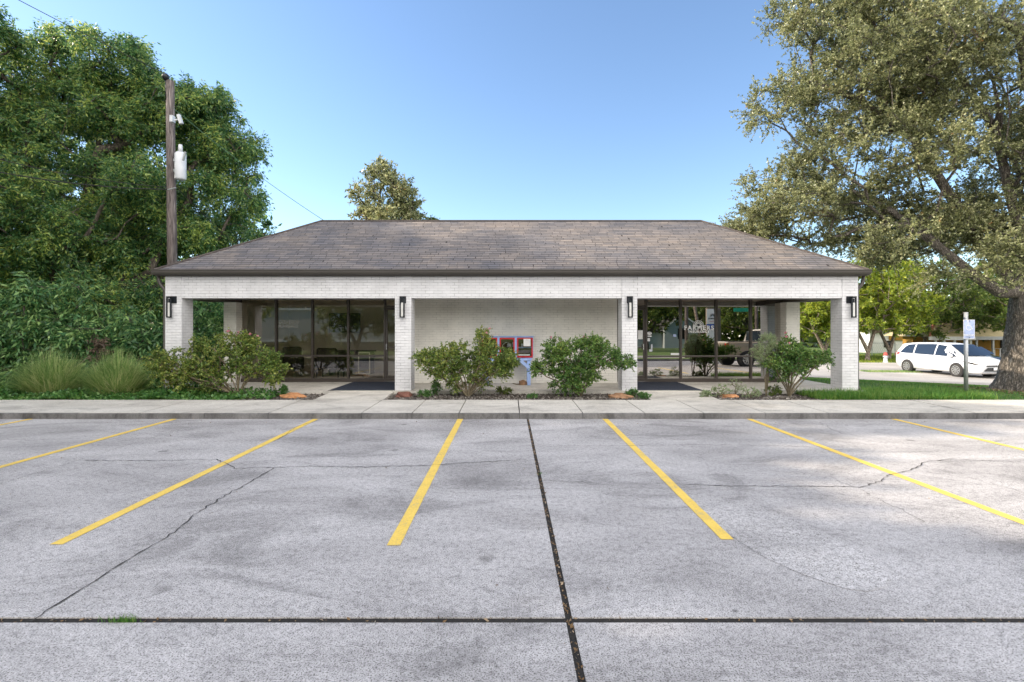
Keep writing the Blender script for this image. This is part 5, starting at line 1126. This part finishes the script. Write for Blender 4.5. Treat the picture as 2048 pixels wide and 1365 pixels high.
def van_ex(t, side, itp):
    for s in (-1, 1):
        m = MB().box(1.02, 1.22, s * 1.02 - .10, s * 1.02 + .10, 1.02, 1.17, .035).bar((1.05, s * .92, 1.04), (1.1, s * 1.0, 1.06), .04, .06).build('side_mirror', M['carwhite'], t, (0, 0, 0))
        for x in (-.15, .32): p_ = side(x, .98, s, .01); MB().box(x, x + .17, p_[1] - .012, p_[1] + .012, .95, .99, .004).build('door_handle', M['carwhite'], t, (0, 0, 0))
        for x in (-1.22, .1, 1.12):
            vs = [side(x + dx, z, s, .004) for z in (.35, .65, .98) for dx in (0, .012)]; npmesh('door_seam', vs, [(0, 1, 3, 2), (2, 3, 5, 4)], M['plastic'], t, (0, 0, 0))
        tl_ = [(x, s * (y_ + .035), z) for x, z, y_ in ((-2.585, 1.15, .80), (-2.30, 1.14, .90), (-2.12, 1.08, .94), (-2.34, 1.0, .93), (-2.60, .97, .84))] + [(x, s * (y_ - .12), z) for x, z, y_ in ((-2.585, 1.15, .80), (-2.30, 1.14, .90), (-2.12, 1.08, .94), (-2.34, 1.0, .93), (-2.60, .97, .84))]; npmesh('tail_light', tl_, [(0, 1, 2, 3, 4), (9, 8, 7, 6, 5), (0, 5, 6, 1), (1, 6, 7, 2), (2, 7, 8, 3), (3, 8, 9, 4), (4, 9, 5, 0)], M['tail'], t, (0, 0, 0))
        vs = [(1.78, s * .985, .80), (1.85, s * .985, .84), (2.2, s * .935, .80), (2.50, s * .76, .70), (2.56, s * .50, .66), (2.585, s * .45, .62), (2.50, s * .72, .62), (2.2, s * .945, .73)]; npmesh('headlight', vs, [tuple(range(8))], M['plastic'], t, (0, 0, 0))
    MB().add([(2.60, -.50, .67), (2.60, .50, .67), (2.615, .5, .60), (2.615, -.5, .60)], [(0, 1, 2, 3)]).build('upper_grille', M['plastic'], t, (0, 0, 0))
    MB().add([(2.60, -.44, .55), (2.60, .44, .55), (2.62, .68, .36), (2.62, -.68, .36)], [(0, 1, 2, 3)]).build('lower_grille', M['plastic'], t, (0, 0, 0))
    MB().box(2.5, 2.63, -.72, .72, .27, .32, .01).build('bumper_trim', M['silver'], t, (0, 0, 0)); MB().box(2.625, 2.64, -.155, .155, .42, .56, .003).build('licence_plate', M['white'], t, (0, 0, 0))
    em = MB(); 
    for k in range(16):
        a_, b_ = k * math.pi / 8, (k + 1) * math.pi / 8; em.bar((2.62, math.cos(a_) * .07, .635 + math.sin(a_) * .045), (2.62, math.cos(b_) * .07, .635 + math.sin(b_) * .045), .012, .012)
    em.build('front_emblem', M['silver'], t, (0, 0, 0))
van_loc = Vector((24.55, 28.6, 0)); van_loc.z = -.87 + .03
van_win = [[(-2.18, 1.12, 1.14), (-1.95, 1.12, 1.46), (-1.75, 1.11, 1.60), (-1.28, 1.11, 1.645)], [(-1.18, 1.10, 1.65), (-.2, 1.08, 1.68), (.08, 1.075, 1.68)], [(.16, 1.075, 1.67), (.6, 1.06, 1.61), (.9, 1.05, 1.48), (1.12, 1.05, 1.33), (1.36, 1.04, 1.15)]]
car('minivan', 'white minivan with tinted windows parked across the side street', 'minivan', van_st, M['carwhite'], van_loc, R(-86), (-1.62, 1.44), .35, van_win, (1.66, 1.10, .78, .76, 1.665, .66, .03), (-2.53, 1.12, .70, -2.34, 1.58, .60, -.03), extras=van_ex)
sed_st = [(-2.3, .4, .6, .9, .98, .7, .82, .78, .6), (-2.0, .25, .6, .92, 1.08, .85, .9, .86, .6), (-1.3, .22, .58, .93, 1.32, .88, .92, .88, .58), (-.6, .22, .58, .92, 1.45, .88, .92, .88, .58), (.2, .22, .58, .90, 1.45, .88, .92, .88, .58), (.75, .22, .58, .88, 1.15, .88, .92, .86, .62), (1.1, .22, .58, .86, .98, .88, .92, .84, .68), (1.8, .22, .55, .78, .88, .86, .88, .8, .62), (2.25, .28, .48, .66, .74, .68, .7, .64, .5)]
sed_win = [[(-1.35, .97, 1.12), (-.9, .97, 1.33), (-.15, .96, 1.38)], [(-.08, .96, 1.38), (.4, .95, 1.32), (.85, .94, 1.06)]]
s_loc = Vector((28.2, 31.5, -.85)); car('sedan', 'dark blue car parked behind the white minivan', 'car', sed_st, M['carblack'], s_loc, R(-92), (-1.35, 1.35), .32, sed_win, (1.05, 1.02, .7, .28, 1.43, .56, .04), (-1.95, 1.06, .62, -.95, 1.40, .54, -.03))
# cars reflected in the glass: red car beyond the road, pickup in the lot right of the camera
car('sedan', 'red car across the road, seen only as a reflection in the right door', 'car', sed_st, M['carred'], (22.5, -17.5, -.02), R(175), (-1.35, 1.35), .32, sed_win, (1.05, 1.02, .7, .28, 1.43, .56, .04), (-1.95, 1.06, .62, -.95, 1.40, .54, -.03))
car('sedan', 'silver car beside the pylon sign, seen as a reflection in the right window', 'car', sed_st, M['carsilver'], (19.5, -9.5, -.02), R(5), (-1.35, 1.35), .32, sed_win, (1.05, 1.02, .7, .28, 1.43, .56, .04), (-1.95, 1.06, .62, -.95, 1.40, .54, -.03))
tr_st = [(-2.85, .55, .75, 1.15, 1.22, .8, .92, .92, .86), (-2.8, .5, .75, 1.17, 1.26, .9, .97, .95, .90), (-.75, .45, .75, 1.17, 1.26, .92, .99, .96, .90), (-.70, .42, .75, 1.17, 1.82, .92, .99, .95, .68), (-.4, .42, .75, 1.17, 1.9, .92, .99, .95, .70), (.7, .42, .75, 1.15, 1.9, .92, .99, .95, .70), (1.0, .42, .75, 1.13, 1.63, .92, .99, .94, .70), (1.45, .42, .75, 1.11, 1.24, .92, .99, .92, .80), (2.3, .42, .72, 1.05, 1.16, .92, .97, .90, .80), (2.75, .48, .66, .92, 1.02, .85, .9, .84, .7)]
tr_win = [[(-.62, 1.22, 1.75), (.0, 1.22, 1.82), (.08, 1.22, 1.82)], [(.14, 1.22, 1.82), (.7, 1.20, 1.80), (1.0, 1.19, 1.62), (1.25, 1.18, 1.35)]]
def tr_ex(t, side, itp):
    MB().box(-2.9, -2.86, -.80, .80, .72, 1.2, .01).build('tailgate', M['cartan'], t, (0, 0, 0)); MB().box(-3.02, -2.87, -.95, .95, .48, .68, .02).build('bumper', M['silver'], t, (0, 0, 0))
    for s in (-1, 1):
        MB().box(-2.89, -2.72, s * .93 - .065, s * .93 + .065, .80, 1.18, .01).build('tail_light', M['tail'], t, (0, 0, 0)); MB().box(-2.895, -2.70, s * .93 - .068, s * .93 + .068, .88, .97, .004).build('turn_lens', M['amber'], t, (0, 0, 0))
    MB().box(-2.7, -.78, -.82, .82, 1.262, 1.275).build('bed_opening', M['plastic'], t, (0, 0, 0))
car('pickup_truck', 'pewter pickup parked at the right of the lot, seen reflected in the storefront', 'pickup truck', tr_st, M['cartan'], (13.6, 2.0, .0), R(-8), (-1.75, 1.75), .38, tr_win, (1.43, 1.22, .78, .75, 1.86, .62, .05), (-.77, 1.28, .66, -.74, 1.8, .6, -.01), extras=tr_ex)

# ------------------------------------------------------------------ across the side street: hydrant, fence, houses
hx = P(1771, 0, 38.6); hg = gz(hx.x, 38.6)
M['hydred'] = mat('faded_red_hydrant_paint', (.42, .07, .06), .6)
hy = thing('fire_hydrant', (hx.x, 38.6, hg), 'grey fire hydrant with a red top in the grass across the street', 'hydrant')
MB().tube([(hx.x, 38.6, hg), (hx.x, 38.6, hg + .08), (hx.x, 38.6, hg + .09), (hx.x, 38.6, hg + .55)], [.18, .18, .13, .13], 14).build('barrel', M['whitem'], hy, smooth=True)
MB().tube([(hx.x, 38.6, hg + .55), (hx.x, 38.6, hg + .6), (hx.x, 38.6, hg + .75), (hx.x, 38.6, hg + .80)], [.15, .15, .11, .04], 14).build('bonnet', M['hydred'], hy, smooth=True)
MB().tube([(hx.x - .18, 38.6, hg + .45), (hx.x + .18, 38.6, hg + .45)], .07, 10).tube([(hx.x, 38.4, hg + .42), (hx.x, 38.6, hg + .42)], .07, 10).build('outlet_cap', M['steel'], hy, smooth=True)
fc = thing('chain_link_fence', (P(1650, 0, 47).x, 47, -.88), 'silver chain-link fence behind the yellow-green trees', 'fence')
fa, fb = P(1560, 0, 47).x, P(1790, 0, 47).x
for i in range(6): x = fa + (fb - fa) * i / 5; MB().tube([(x, 47, -.9), (x, 47, .42)], .03, 8).build('fence_post', M['steel'], fc)
MB().tube([(fa, 47, .36), (fb, 47, .36)], .025, 8).build('top_rail', M['steel'], fc)
fm = MB(); n = 60
for i in range(n):
    x = fa + (fb - fa) * i / n; st_ = (fb - fa) / n * 3
    fm.add([(x, 47.01, -.85), (x + .012, 47.01, -.85), (x + st_ + .012, 47.01, .34), (x + st_, 47.01, .34)], [(0, 1, 2, 3)]); fm.add([(x + st_, 47.02, -.85), (x + st_ + .012, 47.02, -.85), (x + .012, 47.02, .34), (x, 47.02, .34)], [(0, 1, 2, 3)])
fm.build('wire_mesh', M['steel'], fc)
# ochre house
HYd = 44.0; h0, h1 = P(1858, 0, HYd).x, P(2105, 0, HYd).x; hgz = -.9
yh = thing('house', ((h0 + h1) / 2, HYd + 4, hgz), 'ochre house with a deep porch and pale tin roof behind the white minivan', 'house')
ez = P(0, 674, HYd).z; rz_ = P(0, 628, HYd + 3.5).z
MB().box(h0 + .5, h1 - .5, HYd + 2.4, HYd + 3.6, hgz, ez + .3).build('wall', M['yhouse'], yh)
MB().add([(h0, HYd, ez), (h1, HYd, ez), (h1 - 0, HYd + 3.4, rz_ + .3), (h0 + 3.6, HYd + 3.4, rz_ + .3), (h1, HYd + 5.5, ez), (h0, HYd + 5.5, ez)], [(0, 1, 2, 3), (2, 4, 5, 3), (0, 3, 5)]).build('roof', M['yroof'], yh)
MB().bar((h0, HYd - .02, ez - .02), (h0 + 3.6, HYd + 3.3, rz_ + .32), .3, .12).build('rake_board', M['brick_red'], yh)
MB().box(h0 - .05, P(1950, 0, HYd).x, HYd - .1, HYd - .005, ez - .28, ez + .02).build('fascia', M['white'], yh)
MB().box(P(1950, 0, HYd).x + .01, h1, HYd - .1, HYd - .005, ez - .26, ez + .02).build('gutter', M['steel'], yh)
for px in (1873, 1890, 1911, 1943, 1955, 1988, 2030, 2080): x = P(px, 0, HYd).x; MB().box(x - .07, x + .07, HYd + .03, HYd + .17, hgz, ez - .28).build('porch_post', M['white'] if px < 1950 else M['steel'], yh)
MB().box(P(1902, 0, HYd).x, P(1925, 0, HYd).x, HYd + 2.36, HYd + 2.39, ez - 1.5, ez - .5).box(P(2000, 0, HYd + 2.4).x, P(2040, 0, HYd + 2.4).x, HYd + 2.36, HYd + 2.39, hgz, ez - .35).build('window', M['dark'], yh)
MB().box(h0, h1, HYd - .1, HYd + 3.6, hgz - .1, hgz + .12).build('porch_floor', M['walk'], yh)
x = P(2006, 0, HYd + 1).x; tbm = thing('table', (x, HYd + 1, hgz + .12), 'white table on the ochre house porch', 'table'); MB().box(x - .55, x + .55, HYd + .7, HYd + 1.3, hgz + .8, hgz + .85).build('tabletop', M['white'], tbm)
for a_ in (-.5, .5):
    for b_ in (.75, 1.25): MB().box(x + a_ - .03, x + a_ + .03, HYd + b_ - .03, HYd + b_ + .03, hgz + .12, hgz + .8).build('leg', M['white'], tbm)
# low white house with a carport left of it
wx0, wx1 = P(1740, 0, 54).x, P(1850, 0, 54).x; wh = thing('house', ((wx0 + wx1) / 2, 57, -.9), 'white house with an ochre shutter glimpsed between the trees', 'house')
MB().box(wx0, wx1, 54, 60, -.9, .55).build('wall', M['white'], wh); MB().box(wx0, wx1, 54.05, 59.9, .55, 1.5).build('upper_wall', M['white'], wh); MB().box(wx0 + 2.0, wx0 + 3.6, 53.9, 54.04, .45, 1.2).build('shutter', M['yhouse'], wh)
MB().prism([(53.6, 1.5), (60.4, 1.5), (57, 3.0)], 'x', wx0 - .4, wx1 + .4).build('roof', M['yroof'], wh)
for k in (0.25, .6): x = wx0 + (wx1 - wx0) * k; MB().box(x, x + .9, 53.96, 54 - .002, -.3, .4).build('window', M['dark'], wh)
# rough dry strip beside the street
n = 2600; x = rg.uniform(21.0, 23.8, n); y = 30.3 + rg.normal(size=n) * .22 + (x - 21) * -.12; V, f = blades(n, np.stack([x, y], 1), .10, .02, .8, lambda a_, b_: gz(a_, b_) + .03, 131); tag(npmesh('dry_grass_strip', V, f, M['L_grass']), kind='stuff')
n = 30000; x = rg.uniform(24, 60, n); y = rg.uniform(38.3, 50, n); V, f = blades(n, np.stack([x, y], 1), .14, .03, .8, gz, 132); tag(npmesh('far_lawn_grass', V, f, M['L_yel']), kind='stuff')

# ------------------------------------------------------------------ behind the camera (seen reflected in the glass)
wb = thing('warehouse', (-26, -33, 0), 'long low pale metal building across the road, reflected in the left window', 'building')
MB().box(-48, -9, -38, -31, -.1, 4.7).build('wall', M['greywall'], wb); MB().box(-48.2, -8.8, -38.2, -30.8, 4.7, 4.95).build('roof', M['white'], wb); MB().box(-48, -9, -30.99, -30.9, 1.0, 1.25).build('wall_band', M['white'], wb); MB().box(-47.9, -9.1, -30.985, -30.95, -.1, 1.0).build('base_panel', M['signtan'], wb)
gx, gy = 26, -48; gh = thing('house', (gx, gy, 0), 'pale blue gabled house across the road, reflected in the right window', 'house')
MB().box(gx - 2.6, gx + 2.6, gy - 6, gy, -.1, 3.0).prism([(gx - 2.6, 3.0), (gx + 2.6, 3.0), (gx, 4.9)], 'y', gy - 6, gy).build('wall', M['housegrey'], gh)
MB().bar((gx - 2.9, gy - 3, 2.85), (gx, gy - 3, 5.05), .14, 6.8).bar((gx + 2.9, gy - 3, 2.85), (gx, gy - 3, 5.05), .14, 6.8).build('roof', M['roofdark'], gh)
MB().bar((gx - 2.95, gy + .45, 2.8), (gx, gy + .45, 5.0), .2, .06).bar((gx + 2.95, gy + .45, 2.8), (gx, gy + .45, 5.0), .2, .06).build('rake_board', M['white'], gh)
MB().box(gx - .6, gx + .5, gy + .01, gy + .04, 1.3, 2.9).build('window', M['dark'], gh); MB().box(gx - 8, gx - 2.7, gy - 5, gy - 1, -.1, 2.3).build('annex', M['housegrey'], gh); MB().box(gx - 8.3, gx - 2.7, gy - 5.3, gy - .6, 2.3, 2.6).build('annex_roof', M['roofdark'], gh)
# pylon sign, panels facing the building
qx, qy = 14.4, -7.2; py_ = thing('pylon_sign', (qx, qy, 0), 'tan pylon sign with white panels and a blue band, reflected in the right window', 'sign')
MB().box(qx - .35, qx + .6, qy - .35, qy, 0, 3.6, .01).build('cabinet', M['signtan'], py_)
def pan(x0, x1, z0, z1, m, nm='sign_panel'): return MB().box(x0, x1, qy + .001, qy + .03, z0, z1).build(nm, m, py_)
pn = pan(qx - .40, qx + .35, 2.45, 3.5, M['white']); pan(qx - .40, qx + .35, 2.12, 2.43, M['signblue']); pan(qx - .40, qx + .35, 1.05, 2.02, M['white']); pan(qx - .40, qx + .35, .75, 1.0, M['white'])
text_mesh('sign_lettering', 'FARMERS', .15, (qx - .02, qy + .034, 2.82), M['plastic'], pn, face=1, bold=.003); text_mesh('sign_lettering', 'INSURANCE', .085, (qx - .02, qy + .034, 2.62), M['red'], pn, face=1)
em = MB()
for k in range(9):
    a_ = math.pi * k / 8; em.bar((qx + math.cos(a_) * .07, qy + .036, 2.98 + math.sin(a_) * .07), (qx + math.cos(a_) * .2, qy + .036, 2.98 + math.sin(a_) * .2), .03, .004)
em.build('sign_emblem', M['plastic'], pn)
def pole2(x, y, h, r, lab, m='polewood', lean=0): tag(MB().tube([(x, y, -.1), (x + lean * .5, y, h * .5), (x + lean, y, h)], [r, r * .9, r * .75], 14).build('utility_pole', M[m], None, (x, y, 0), True), lab, 'utility pole', 'poles across the road')
pole2(13.2, -9, 9, .14, 'brown wooden pole reflected behind the white window lettering'); pole2(15.6, -12, 9, .13, 'pale leaning pole left of the brown one in the reflection', 'bark_pale', -1.6); pole2(18.4, -9, 9, .12, 'brown pole reflected above the pickup cab'); pole2(-7.2, -5, 9, .15, 'wooden pole reflected in the left storefront', 'polewood', .5)
sp_ = thing('street_sign', (16.6, -6, 0), 'green street name sign on a galvanised post, reflected above the pickup', 'sign'); MB().tube([(16.6, -6, 0), (16.6, -6, 3.6)], .06, 12).build('post', M['steel'], sp_); MB().box(15.4, 16.5, -6.02, -5.98, 3.25, 3.5).build('sign_plate', M['green'], sp_)
k = 0
for (x, y, s, r_, lab) in ((-14, -18, 1.0, 10, 'spreading tree across the road left of the wooden pole'), (-6, -24, 1.15, 70, 'tree across the road directly behind the camera'), (9, -30, 1.3, 130, 'dark tree behind the leaning pole across the road'), (18, -38, 1.5, 200, 'big dark tree beside the gabled house'), (27, -28, 1.3, 260, 'tree across the road right of the pylon sign'), (36, -36, 1.5, 300, 'tree far right across the road'), (16, -58, 1.7, 20, 'tall tree behind the gabled house, left'), (32, -62, 1.8, 90, 'tall tree behind the gabled house, right'), (3, -42, 1.5, 40, 'tree beyond the end of the pale metal building'), (-30, -46, 1.7, 150, 'tree rising behind the pale metal building')):
    if k == 0: proto = bgtree(VX + (-14) * F / 40.0, 40.0, 7.6, 3.6, 'L_mid', 140, lab, 'bark', .2, split=True, grp='trees across the road behind the camera', ncl=240, Lf=.22); o = proto
    else: o = copy_tree(proto)
    o.location = (x, y, -.05); o.rotation_euler = (0, 0, R(r_)); o.scale = (s, s, s); o['label'] = lab; k += 1
